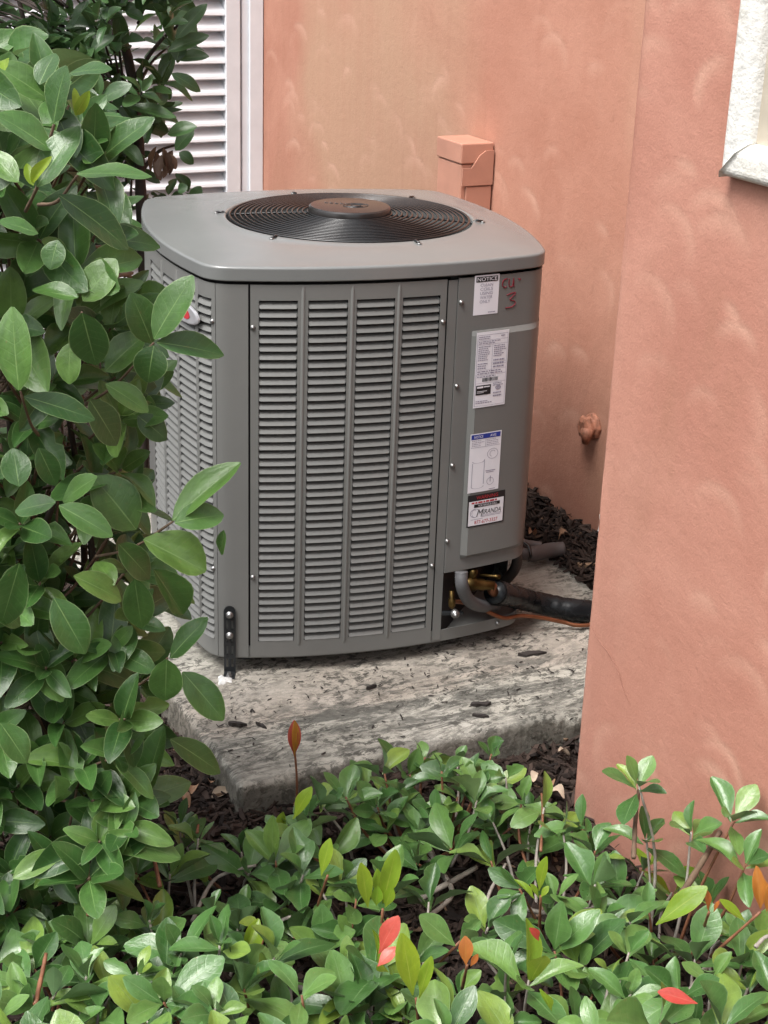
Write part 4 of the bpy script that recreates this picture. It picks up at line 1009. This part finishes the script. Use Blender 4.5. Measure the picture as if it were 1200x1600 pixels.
for kd, n_ in (('broad', 9), ('low', 9)):
    VAR[kd] = [leaf_variant(kd, 100 + i + (50 if kd == 'low' else 0)) for i in range(n_)]
def leaf_mesh(kd, i, mat):
    key = (kd, i, mat)
    if key in MESH: return MESH[key]
    vs, fs, uvs = VAR[kd][i]
    me_ = bpy.data.meshes.new('leaf'); me_.from_pydata(vs.tolist(), [], fs); me_.polygons.foreach_set('use_smooth', [True] * len(fs))
    ul = me_.uv_layers.new(name='leafuv')
    for lp_ in me_.loops: ul.data[lp_.index].uv = uvs[lp_.vertex_index]
    me_.materials.append(M[mat]); me_.update(); MESH[key] = me_; return me_
def nrm(v): v = np.array(v, float); return v / (np.linalg.norm(v) + 1e-9)
class Plant:
    def __init__(s, name, label, cat, base, kd, mat, bark, group=None):
        s.root = thing(name, label, cat, base, 0, group); s.base = np.array(base, float); s.kd = kd; s.mat = mat; s.bark = bark; s.L = []
    def leaf(s, p, d, n, L_, W_, mat=None, hero=False, name='leaf'):
        d = nrm(d); n = np.array(n, float); n = nrm(n - d * (n @ d)); y = np.cross(n, d)
        M4 = np.eye(4); M4[:3, 0] = d * L_; M4[:3, 1] = y * W_; M4[:3, 2] = n * L_; M4[:3, 3] = np.array(p) - s.base
        s.L.append((M4, random.randrange(3) if hero and random.random() < 0.75 else random.randrange(len(VAR[s.kd])), mat or s.mat, hero, name))
    def hero(s, b, t, Y, W_px, tilt=None, mat=None, dy=None, face=0.55):
        """leaf from pixel b to pixel t; base at depth Y, tip a little nearer or farther"""
        P0 = at_y(*b, Y); dy = random.uniform(-0.02, 0.03) if dy is None else dy; P1 = at_y(*t, Y + dy)
        tocam = nrm(CAM - P0); n = tocam * face + np.array([0, 0, 1 - face]) + np.array([random.uniform(-.3, .3), 0, 0])
        if tilt is not None: n = n + np.array(tilt)
        s.leaf(P0, P1 - P0, n, np.linalg.norm(P1 - P0), W_px * Y / F_PX * 1.02, mat, True)
    def rosette(s, c, axis, n, L_, ratio=0.5, open_=(0.35, 1.15), mat=None, young=None):
        axis = nrm(axis); u = nrm(np.cross(axis, [0.3, 0.9, 0.2])); w_ = np.cross(axis, u); a0 = random.uniform(0, 6.28)
        for i in range(n):
            a = a0 + i * 2.4 + random.uniform(-0.3, 0.3); f = i / max(1, n - 1)
            el = open_[0] + (open_[1] - open_[0]) * f + random.uniform(-0.2, 0.2)      # angle from axis
            rad = u * math.cos(a) + w_ * math.sin(a); d = axis * math.cos(el) + rad * math.sin(el)
            nn = axis * math.sin(el) - rad * math.cos(el) + np.array([0, 0, 0.35]) + np.array([random.gauss(0, .34) for _ in range(3)])
            ll = L_ * random.uniform(0.7, 1.15) * (0.7 + 0.3 * f)
            mt = young if (young and i < 2) else mat
            s.leaf(np.array(c) - axis * 0.012 * f * 1.5 + rad * 0.003, d, nn, ll, ll * ratio * random.uniform(0.85, 1.15), mt)
    def stem(s, pts, r0, r1, mat=None, name='branch', k=5, n=6):
        pts = smooth_path([np.array(p) - s.base for p in pts], k); rr = np.linspace(r0, r1, len(pts)) * (1 + 0.08 * np.sin(np.arange(len(pts)) * 2.1))
        mb = MB(); mb.tube(pts, list(rr), n); return mb.build(name, M[mat or s.bark], s.root, True)
    def finish(s, limit=296):
        def key(e):
            M4 = e[0]; p = M4[:3, 3] + s.base + M4[:3, 0] * 0.5; x, y = pj(p)
            inside = -20 < x < 1220 and -20 < y < 1620
            return (0 if e[3] else 1, 0 if inside else 1, p[1])
        order = sorted(s.L, key=key)
        for M4, vi, mt, _, nm in order[:limit]:
            o = link(nm, leaf_mesh(s.kd, vi, mt), s.root); o.matrix_basis = Matrix(M4.tolist())
        rest = order[limit:]
        by = {}
        for e in rest: by.setdefault(e[2], []).append(e)
        for mt, es in by.items():
            V_ = []; F_ = []; UV = []; RN = []
            for M4, vi, _, _, _ in es:
                vs, fs, uvs = VAR[s.kd][vi]; b = len(V_); V_ += (vs @ M4[:3, :3].T + M4[:3, 3]).tolist(); F_ += [tuple(q + b for q in f) for f in fs]; UV += uvs; RN += [random.random()] * len(vs)
            o = obj('foliage', V_, F_, M[mt], s.root, True); o['kind'] = 'stuff'
            ul = o.data.uv_layers.new(name='leafuv'); li = np.zeros(len(o.data.loops), int); o.data.loops.foreach_get('vertex_index', li)
            ul.data.foreach_set('uv', np.array(UV)[li].ravel().astype(np.float32))
            a = o.data.attributes.new('lrnd', 'FLOAT', 'POINT'); a.data.foreach_set('value', np.array(RN, np.float32))

# ---- broad-leaved bush in the left foreground
bush_foot = bp(70, 1440, -0.08)
B = Plant('broad_leaf_bush', 'tall broad leaved green bush filling the left foreground', 'bush', (bush_foot[0], bush_foot[1], -0.085), 'broad', 'leaf_bush', 'bark')
hl = [((84, 192), (95, 102), 75, 1.72), ((62, 132), (82, 80), 45, 1.78), ((110, 114), (172, 102), 42, 1.80), ((80, 235), (0, 172), 78, 1.72), ((58, 292), (118, 192), 55, 1.70), ((120, 272), (236, 265), 44, 1.78),
      ((92, 305), (207, 380), 76, 1.74), ((60, 365), (0, 340), 45, 1.80), ((90, 375), (77, 420), 40, 1.85), ((30, 610), (14, 482), 64, 1.86), ((122, 465), (50, 450), 40, 1.95), ((130, 470), (178, 404), 58, 1.98),
      ((128, 489), (150, 575), 64, 1.9), ((241, 530), (295, 430), 58, 2.0), ((245, 535), (353, 548), 50, 2.0), ((238, 537), (208, 460), 54, 2.05), ((240, 540), (230, 597), 56, 2.0), ((165, 580), (222, 520), 58, 2.08),
      ((110, 535), (105, 600), 44, 1.98), ((38, 620), (150, 650), 46, 1.88), ((140, 625), (188, 695), 58, 2.02), ((165, 600), (234, 640), 42, 2.05), ((215, 650), (262, 685), 46, 2.12), ((270, 813), (368, 718), 54, 2.05),
      ((273, 817), (350, 800), 56, 2.03), ((224, 843), (322, 892), 66, 2.05), ((213, 827), (150, 745), 82, 2.12), ((185, 850), (240, 905), 50, 2.04), ((152, 745), (92, 780), 46, 2.05), ((92, 790), (177, 835), 46, 2.02),
      ((87, 785), (20, 795), 42, 2.04), ((115, 900), (195, 935), 50, 2.02), ((240, 890), (287, 960), 52, 2.12), ((210, 905), (222, 985), 54, 2.14), ((350, 828), (345, 868), 22, 2.05), ((84, 935), (136, 1022), 62, 2.0),
      ((260, 1030), (258, 1100), 60, 2.14), ((285, 1050), (352, 1125), 56, 2.2), ((266, 1028), (318, 965), 44, 2.14), ((203, 1240), (152, 1140), 70, 2.22), ((228, 1240), (248, 1138), 54, 2.22), ((266, 1155), (350, 1205), 50, 2.26),
      ((0, 1130), (45, 1190), 56, 2.1), ((85, 1212), (105, 1265), 42, 2.1), ((20, 1372), (95, 1328), 44, 2.08), ((160, 1290), (105, 1250), 46, 2.16), ((168, 1270), (217, 1338), 50, 2.2), ((-30, 940), (40, 965), 50, 1.95),
      ((30, 880), (0, 990), 60, 1.92), ((20, 250), (-30, 290), 60, 1.7), ((28, 285), (-20, 230), 40, 1.68), ((178, 915), (150, 870), 40, 2.05), ((196, 690), (150, 720), 40, 2.1), ((60, 700), (90, 760), 40, 2.06), ((30, 760), (20, 700), 50, 2.0)]
for hi, (b, t, w_, Y) in enumerate(hl): B.hero(b, t, Y, w_, face=0.28 if hi < 9 else 0.55)
for b, t, w_, Y in [((50, 285), (66, 250), 16, 1.69), ((52, 290), (40, 255), 16, 1.69), ((118, 180), (138, 145), 18, 1.74), ((120, 178), (118, 138), 14, 1.74), ((8, 110), (6, 88), 18, 1.7)]: B.hero(b, t, Y, w_, mat='leaf_lime')
# region filled by the bush, right boundary by row
by_ = [(60, 60), (90, 120), (150, 150), (250, 170), (330, 175), (400, 175), (470, 210), (560, 228), (640, 236), (700, 215), (760, 205), (830, 240), (900, 250), (980, 245), (1060, 240), (1130, 230), (1200, 225), (1290, 215), (1380, 165), (1460, 110)]
def bnd(y): return float(np.interp(y, [p[0] for p in by_], [p[1] for p in by_]))
spine = [np.array([bush_foot[0] + 0.02, bush_foot[1] + 0.05, z]) for z in (-0.09, 0.25, 0.6, 0.9, 1.15)]
for x, y, lean in ((0.0, 0.0, (-0.02, -0.10)), (0.03, 0.10, (0.04, 0.0)), (-0.06, 0.05, (-0.18, 0.10)), (0.06, 0.02, (0.05, -0.16)), (-0.02, 0.16, (-0.06, 0.1)), (0.03, -0.04, (0.03, -0.25))):
    pts = [spine[0] + np.array([x, y, 0])]
    for i in range(1, 5):
        f = i / 4; pts.append(spine[i] * (1, 1, 1) + np.array([x + lean[0] * f ** 1.3 + random.gauss(0, .02), y + lean[1] * f ** 1.3 + random.gauss(0, .02), random.uniform(-.05, .03)]))
    B.stem(pts, 0.010, 0.003, 'bark_dark', name='stem', n=8)
cl = []
tries = 0
while len(cl) < 235 and tries < 4000:
    tries += 1
    y = random.uniform(95, 1400) if random.random() < 0.55 else random.uniform(700, 1450); x = random.uniform(-120, bnd(y) - 12); 
    Y = random.uniform(float(np.interp(y, [100, 450, 600, 1000, 1400], [1.86, 2.02, 2.12, 2.18, 2.08])), float(np.interp(y, [1000, 1200, 1420], [2.6, 2.5, 2.26])))
    if any((x - a) ** 2 + (y - b) ** 2 < 38 ** 2 and abs(Y - c) < 0.09 for a, b, c in cl): continue
    p = at_y(x, y, Y)
    if p[2] < gz(p[0], p[1]) + 0.03: continue
    if abs(x - 240) < 1: continue
    cl.append((x, y, Y))
for (x, y, Y) in cl:
    c = at_y(x, y, Y); root = np.array([bush_foot[0] + random.gauss(0, .08), bush_foot[1] + 0.06 + random.gauss(0, .08), max(-0.05, c[2] - random.uniform(0.12, 0.28))])
    out = nrm(c - root); axis = nrm(out + np.array([0, -0.25, 0.55]))
    mid = root * 0.5 + c * 0.5 + np.array([0, 0, -0.03])
    B.stem([root, mid, c], 0.0034, 0.0020, k=4, n=5)
    B.rosette(c, axis, random.randint(5, 7), random.uniform(0.080, 0.114), 0.47, (0.4, 1.45), young='leaf_bush')
for _ in range(26):                                     # part of the bush beyond the left edge of the picture
    y = random.uniform(150, 1450); c = at_y(random.uniform(-420, -120), y, random.uniform(1.9, 2.6)); B.rosette(c, (random.gauss(0, .4) - 0.3, -0.2, 1), 6, 0.085, 0.52)
for a, b, Y0, Y1 in (((120, 640), (240, 536), 2.15, 2.01), ((150, 870), (270, 815), 2.15, 2.04), ((90, 1250), (232, 1243), 2.2, 2.21), ((60, 320), (120, 275), 1.85, 1.76), ((120, 540), (128, 488), 2.0, 1.91), ((60, 680), (32, 612), 2.0, 1.87), ((190, 1080), (262, 1028), 2.25, 2.14), ((40, 330), (84, 195), 1.85, 1.73)):
    p0, p1 = at_y(*a, Y0), at_y(*b, Y1); B.stem([p0, (p0 + p1) / 2 + np.array([0, 0, -0.012]), p1], 0.0024, 0.0017, 'bark', k=4)
B.finish()

# ---- darker tree standing behind, in front of the louvred screen
tf = bp(223, 775, -0.055)
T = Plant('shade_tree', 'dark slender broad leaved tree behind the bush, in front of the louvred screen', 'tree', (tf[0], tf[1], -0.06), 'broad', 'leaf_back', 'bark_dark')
tz = [at_y(x, y, tf[1]) for x, y in ((223, 780), (222, 640), (226, 480), (221, 330), (215, 200), (200, 90), (170, 0), (150, -120))]
T.stem(tz, 0.020, 0.010, name='trunk', n=10)
T.stem([tz[2] + np.array([-0.04, 0.02, -.85 + 0.3]), at_y(160, 520, tf[1]), at_y(120, 300, tf[1] + 0.05), at_y(60, 120, tf[1] + 0.1), at_y(20, -40, tf[1] + .1)], 0.014, 0.006, name='limb', n=8)
for a, b in (((213, 190), (120, 60)), ((205, 130), (290, 30)), ((218, 270), (280, 225)), ((217, 230), (110, 170)), ((195, 60), (80, -30)), ((215, 180), (165, 150)), ((120, 300), (20, 180)), ((100, 220), (30, 60))):
    p0 = at_y(*a, tf[1]); p1 = at_y(*b, tf[1] + random.uniform(-.12, .12)); T.stem([p0, (p0 + p1) / 2 + np.array([0, 0, 0.02]), p1], 0.007, 0.003, 'bark_dark', k=4)
def tree_edge(y): return float(np.interp(y, [-150, 0, 60, 130, 190, 240, 300, 360, 420], [330, 285, 268, 262, 262, 235, 225, 200, 190]))
k = 0
while k < 250:
    y = random.uniform(-130, 400); x = random.uniform(-80, tree_edge(y))
    if y > 250 and x < 110 and random.random() < 0.5: continue
    if y > 300 and random.random() < 0.35: continue
    if 170 < x < 262 and 190 < y < 330 and random.random() < 0.45: continue
    Y = tf[1] + random.uniform(-0.32, 0.42); c = at_y(x, y, Y)
    T.rosette(c, (random.gauss(0, .45), random.gauss(-.25, .4), 1), random.randint(4, 7), random.uniform(0.074, 0.105), 0.46, (0.6, 1.9))
    if k % 2 == 0:
        r0 = at_y(np.clip(x * 0.5 + 100, 100, 215), y + 60, tf[1]); T.stem([r0, (r0 + c) / 2 + np.array([0, 0, .015]), c], 0.004, 0.002, k=3, n=5)
    k += 1
for (x, y) in ((262, 305), (295, 300), (245, 330), (225, 315), (175, 500), (190, 470), (165, 430), (200, 620), (185, 560)):
    T.rosette(at_y(x, y, tf[1] + random.uniform(0.02, .2)), (random.gauss(0, .3), -0.3, 1), 4, 0.075, 0.45, (0.5, 1.6))
for b, t, w_ in (((262, 210), (305, 195), 26), ((262, 80), (325, 52), 24), ((275, 60), (320, 5), 24), ((277, 92), (325, 85), 22), ((276, 95), (283, 65), 24), ((268, 115), (315, 140), 24), ((274, 235), (300, 200), 28), ((280, 238), (302, 252), 18), ((278, 300), (292, 290), 16), ((300, 318), (312, 292), 22), ((200, 165), (275, 178), 22), ((196, 18), (225, 28), 20)):
    T.hero(b, t, tf[1] - random.uniform(0.05, 0.25), w_)
for i in range(13):                                     # hanging dead leaves
    x, y = random.uniform(240, 272), random.uniform(228, 252); T.hero((x, y), (x + random.uniform(-16, 14), y + random.uniform(22, 42)), tf[1] - 0.15 + random.uniform(-.03, .03), 13, None, 'leaf_brown', random.uniform(-.03, .03))
T.finish()

# ---- low glossy shrubs along the front
def ground_at(px, py): p = bp(px, py, -0.085); return (p[0], p[1], -0.09)
SH = [Plant('low_shrub', lab_, 'shrub', ground_at(*q), 'low', 'leaf_low', 'bark_grey', 'low glossy shrubs along the front bed') for lab_, q in (
    ('low glossy green shrub at the bottom left corner under the tall bush', (60, 1600)),
    ('low glossy shrub with bare cut twigs, second from the bottom left corner', (300, 1570)),
    ('small shrub with a single red bud standing against the slab', (455, 1360)),
    ('low shrub with lime shoots and a bright red leaf at the bottom centre', (590, 1600)),
    ('low dark green shrub in front of the middle of the slab edge', (690, 1350)),
    ('low shrub with yellow shoots just left of the projecting wall', (850, 1450)),
    ('low shrub with orange tips at the bottom right of centre', (850, 1680)),
    ('taller shrub leaning against the salmon projecting wall on the right', (1030, 1500)),
    ('low shrub with a fallen red leaf at the bottom right corner', (1120, 1680)))]
SHB = np.array([s.base[:2] for s in SH])
def owner(p): return SH[int(np.argmin(((SHB - np.array(p)[:2]) ** 2).sum(1)))]
def free(p, m_=0.0):
    a, b = p[0] * E1[0] + p[1] * E1[1], p[0] * E2[0] + p[1] * E2[1]
    if b > PAD_B0 - 0.03 + m_ and a > PAD_A0 - 0.03: return False
    if a > PIL_A - 0.055 and b < PIL_B + 0.1: return False
    return True
def shoot(s, c, h, n, L_, young=None, axis=None, twig='bark_grey', ratio=0.49):
    ft = np.array([c[0] + random.gauss(0, .03), c[1] + random.gauss(0, .03), gz(c[0], c[1]) - 0.01])
    dirb = s.base[:2] - ft[:2]; dd = np.linalg.norm(dirb); ft[:2] += dirb * min(1, 0.12 / (dd + 1e-6)) * 0.6
    if not free(ft): ft[:2] = c[:2] + (s.base[:2] - c[:2]) * 0.3
    mid = ft * 0.45 + c * 0.55 + np.array([random.gauss(0, .012), random.gauss(0, .012), 0])
    s.stem([ft, mid, c], 0.0038, 0.0020, twig if random.random() < 0.6 else 'twig_red', k=4, n=5)
    axis = axis if axis is not None else (random.gauss(0, .3), random.gauss(-.1, .3), 1)
    s.rosette(c, axis, n, L_, ratio, (0.35, 1.35), young=young)
top = [(0, 1400), (90, 1360), (170, 1330), (260, 1290), (330, 1300), (400, 1330), (450, 1290), (520, 1235), (600, 1215), (660, 1190), (760, 1180), (800, 1230), (880, 1300), (950, 1330), (1010, 1330), (1080, 1330), (1150, 1320), (1200, 1290)]
def topy(x): return float(np.interp(x, [p[0] for p in top], [p[1] for p in top]))
pl_ = []; tries = 0
while len(pl_) < 172 and tries < 9000:
    tries += 1
    x = random.uniform(-80, 1280); yt = topy(x); y = yt + (1680 - yt) * random.random() ** 0.75
    f = (y - yt) / (1680 - yt); h = random.uniform(0.04, 0.15) + 0.16 * f * random.random() + (0.08 if x < 380 else 0) * f
    if 560 < x < 900 and y < 1420 and random.random() < 0.25: continue      # mulch shows through here
    if 380 < x < 700 and 1310 < y < 1400 and random.random() < 0.15: continue
    c = bp(x, y, -0.085 + h)
    if not free(c): continue
    if any((x - a) ** 2 + (y - b) ** 2 < 31 ** 2 for a, b in pl_): continue
    pl_.append((x, y))
    yg = None
    q = random.random()
    if q < 0.05: yg = 'leaf_lime'
    shoot(owner(c), c, h, random.randint(4, 7), random.choice((0.062, 0.082, 0.096, 0.108)) * random.uniform(0.9, 1.1), yg)
def hs_(px, py, h, n, L_, young=None, axis=None, si=None):
    c = bp(px, py, -0.085 + h); s = SH[si] if si is not None else owner(c); shoot(s, c, h, n, L_, young, axis); return s, c
for a in ((568, 1225, 0.14, 4, 0.073, None, (0, -.1, 1), 4), (664, 1183, 0.15, 5, 0.066, None, (0.1, 0, 1), 4), (768, 1178, 0.14, 5, 0.066, None, (-0.1, 0, 1), 4), (735, 1215, 0.11, 5, 0.066, None, None, 4),
          (998, 1226, 0.34, 7, 0.082, None, (0.05, -.1, 1), 7), (1150, 1278, 0.33, 6, 0.082, None, (0.35, -.1, .8), 7), (1080, 1300, 0.25, 6, 0.079, None, (-.2, 0, 1), 7), (1010, 1310, 0.20, 6, 0.073, None, None, 7), (1165, 1350, 0.28, 6, 0.086, None, (0.1, -.2, 1), 7),
          (905, 1290, 0.16, 5, 0.086, None, (-.5, -.1, .8), 5), (630, 1270, 0.11, 6, 0.073, None, None, 4), (560, 1290, 0.10, 5, 0.073, None, None, 4), (700, 1290, 0.10, 5, 0.073, None, None, 4), (830, 1275, 0.10, 6, 0.073, None, None, 5),
          *[(x_, y_, h_, random.randint(4, 6), random.uniform(0.062, 0.085), None, None, 4 if x_ < 760 else 5) for x_, y_, h_ in ((505, 1262, .15), (540, 1245, .17), (600, 1205, .2), (625, 1235, .16), (690, 1205, .19), (715, 1245, .15), (745, 1230, .17), (790, 1215, .17), (815, 1250, .15), (850, 1262, .16), (880, 1300, .15), (655, 1300, .12), (590, 1262, .14), (770, 1285, .13), (470, 1300, .13), (930, 1330, .17))], (440, 1300, 0.10, 6, 0.059, 'leaf_lime', None, 2), (480, 1280, 0.09, 4, 0.066, None, None, 2), (280, 1290, 0.16, 5, 0.073, None, None, 1), (310, 1310, 0.17, 5, 0.079, None, None, 1)): hs_(*a)
def hero_low(si, b, t, h, w_px, mat, face=0.6):
    P0 = bp(*b, -0.085 + h); SH[si].hero(b, t, P0[1], w_px, None, mat, random.uniform(-.012, .005), face); return P0
lime = [(3, (575, 1418), (566, 1352), 30), (3, (598, 1412), (618, 1335), 36), (3, (592, 1405), (590, 1362), 20), (3, (588, 1415), (590, 1385), 22), (3, (602, 1418), (612, 1388), 22), (3, (645, 1555), (632, 1468), 46), (3, (655, 1560), (670, 1500), 26), (2, (502, 1368), (514, 1312), 26), (2, (458, 1280), (482, 1232), 26),
        (5, (842, 1392), (849, 1343), 24), (5, (835, 1405), (810, 1375), 16), (5, (842, 1402), (832, 1382), 12), (5, (845, 1402), (856, 1385), 12), (7, (1165, 1440), (1128, 1405), 20), (6, (862, 1580), (848, 1548), 14), (7, (1025, 1445), (1100, 1385), 42)]
for si, b, t, w_ in lime: hero_low(si, b, t, 0.29, w_, 'leaf_lime')
for si, b, t, w_ in [(3, (592, 1490), (618, 1434), 38), (3, (590, 1510), (612, 1482), 26), (8, (1090, 1568), (1030, 1548), 30), (6, (842, 1470), (828, 1450), 16)]: hero_low(si, b, t, 0.30, w_, 'leaf_red')
for si, b, t, w_ in [(6, (728, 1508), (728, 1466), 28), (6, (735, 1510), (746, 1492), 12), (7, (1108, 1425), (1105, 1390), 18), (7, (1115, 1425), (1122, 1408), 8), (7, (1188, 1420), (1186, 1360), 30), (7, (1198, 1425), (1204, 1385), 20)]: hero_low(si, b, t, 0.31, w_, 'leaf_orange')
# red bud on its stalk against the slab
p0 = ground_at(462, 1275); cb = bp(462, 1188, 0.05); top_ = at_y(460, 1165, cb[1])
SH[2].stem([np.array(p0), at_y(464, 1225, cb[1]), top_], 0.003, 0.0022, 'twig_red', 'bud_stalk', 4)
for w_, dx, fc in ((24, 0, 0.95), (18, -2, 0.9), (15, 3, 0.9)): SH[2].hero((460, 1182), (460 + dx, 1130), cb[1] - 0.001 * dx, w_, (0.12 * dx, 0, 0), 'leaf_red' if dx <= 0 else 'leaf_orange', -0.006, fc)
for (a, b, h0, h1) in (((598, 1420), (592, 1500), 0.22, 0.10), ((650, 1560), (655, 1610), 0.22, 0.12), ((730, 1508), (722, 1545), 0.24, 0.14), ((1188, 1425), (1110, 1495), 0.24, 0.12), ((845, 1400), (842, 1470), 0.22, 0.08), ((1108, 1425), (1096, 1460), 0.24, 0.12), ((512, 1368), (495, 1420), 0.22, 0.10)):
    P0, P1 = bp(*a, -0.085 + h0), bp(*b, -0.085 + h1); owner(P1).stem([P0, (P0 + P1) / 2, P1], 0.0022, 0.003, 'twig_red', k=3, n=6)
# cut twigs and pale woody branches near the ground
for (si, pts_, h, r0, mt) in ((1, [(138, 1430), (140, 1370), (137, 1352)], 0.22, 0.0036, 'twig_red'), (1, [(250, 1385), (240, 1340), (229, 1305)], 0.22, 0.004, 'twig_red'), (0, [(55, 1570), (66, 1520), (72, 1490)], 0.22, 0.004, 'twig_red'), (1, [(308, 1302), (310, 1285)], 0.2, 0.003, 'twig_red'),
                          (2, [(300, 1440), (330, 1380), (360, 1362), (400, 1352)], 0.08, 0.004, 'bark_grey'), (4, [(640, 1320), (690, 1365), (705, 1400), (660, 1440)], 0.05, 0.006, 'bark_grey'), (4, [(655, 1405), (710, 1375), (745, 1355)], 0.06, 0.006, 'bark_grey'), (4, [(670, 1330), (690, 1360), (700, 1375)], 0.06, 0.005, 'bark_grey'),
                          (3, [(455, 1600), (452, 1520), (460, 1482)], 0.10, 0.0055, 'bark_grey'), (3, [(400, 1510), (440, 1530), (500, 1560), (540, 1600)], 0.06, 0.006, 'bark_grey'), (3, [(395, 1460), (440, 1438), (455, 1432)], 0.08, 0.004, 'bark_grey'), (5, [(800, 1405), (840, 1425), (900, 1420), (960, 1412)], 0.07, 0.005, 'bark_grey'),
                          (6, [(1005, 1520), (1035, 1560), (1060, 1600)], 0.08, 0.006, 'bark_grey'), (6, [(905, 1420), (920, 1460), (932, 1490)], 0.12, 0.0035, 'bark_grey'), (8, [(1020, 1600), (1080, 1545), (1110, 1500)], 0.06, 0.006, 'bark_grey'), (7, [(1060, 1405), (1095, 1350), (1125, 1300)], 0.25, 0.0065, 'bark'), (7, [(990, 1340), (993, 1280), (998, 1235)], 0.27, 0.0045, 'bark'), (8, [(1180, 1480), (1195, 1465), (1215, 1460)], 0.18, 0.004, 'bark_grey'), (4, [(755, 1440), (765, 1395), (790, 1350)], 0.06, 0.004, 'bark_grey'), (5, [(845, 1330), (848, 1270), (846, 1240)], 0.14, 0.003, 'twig_red')):
    SH[si].stem([bp(x, y, -0.085 + h + 0.01 * i) for i, (x, y) in enumerate(pts_)], r0, r0 * 0.75, mt, k=6)
for s in SH: s.finish()

# ------------------------------------------------------------------ fallen leaves and pale chips on the mulch
dl = [(300, 1232, 'dry tan fallen leaf on the mulch left of the slab corner'), (330, 1222, 'curled brown fallen leaf touching the left side of the slab'), (345, 1240, 'small pale fallen leaf at the foot of the slab corner'), (262, 1108, 'pinkish dry leaf on the mulch by the upper left of the slab'), (838, 1215, 'pale dry leaf on the mulch left of the wall foot'), (870, 1240, 'creamy crumpled leaf at the foot of the projecting wall'),
      (855, 1228, 'tan upright dry leaf on the mulch near the wall foot'), (882, 1175, 'whitish dry leaf tucked between slab and projecting wall'), (700, 1300, 'orange brown fallen leaf among the low shrubs'), (600, 1322, 'small round tan leaf on the mulch in front of the slab'), (545, 1235, 'reddish brown leaf lying against the front edge of the slab'), (880, 835, 'salmon tinted dry leaf on the mulch pile by the recessed wall'), (832, 832, 'small yellow leaf in the mulch pile behind the conduit elbow'), (290, 1250, 'crumpled brown leaf under the lowest bush leaves')]
for i, (px, py, lb2) in enumerate(dl):
    p = bp(px, py, -0.055 if py > 900 else 0.06); r = random.Random(i); L_ = r.uniform(0.026, 0.042)
    vs, fs, uvs = leaf_variant('broad', 300 + i); vs = vs.copy(); vs[:, 2] += 0.25 * (vs[:, 1] * 2) ** 2 + 0.12 * np.sin(vs[:, 0] * 5 + i); vs = (vs - [0.5, 0, 0]) * [L_, L_ * 0.65, L_]
    o = obj('fallen_leaf', vs, fs, M['pale_chip'] if i in (2, 4, 5, 7) else M['dry_leaf'], None, True, p); o.rotation_euler = (r.uniform(-.5, .3), r.uniform(-.4, .4), r.uniform(0, 6.28))
    tag(o, lb2, 'fallen leaf', 'dry leaves fallen on the mulch')
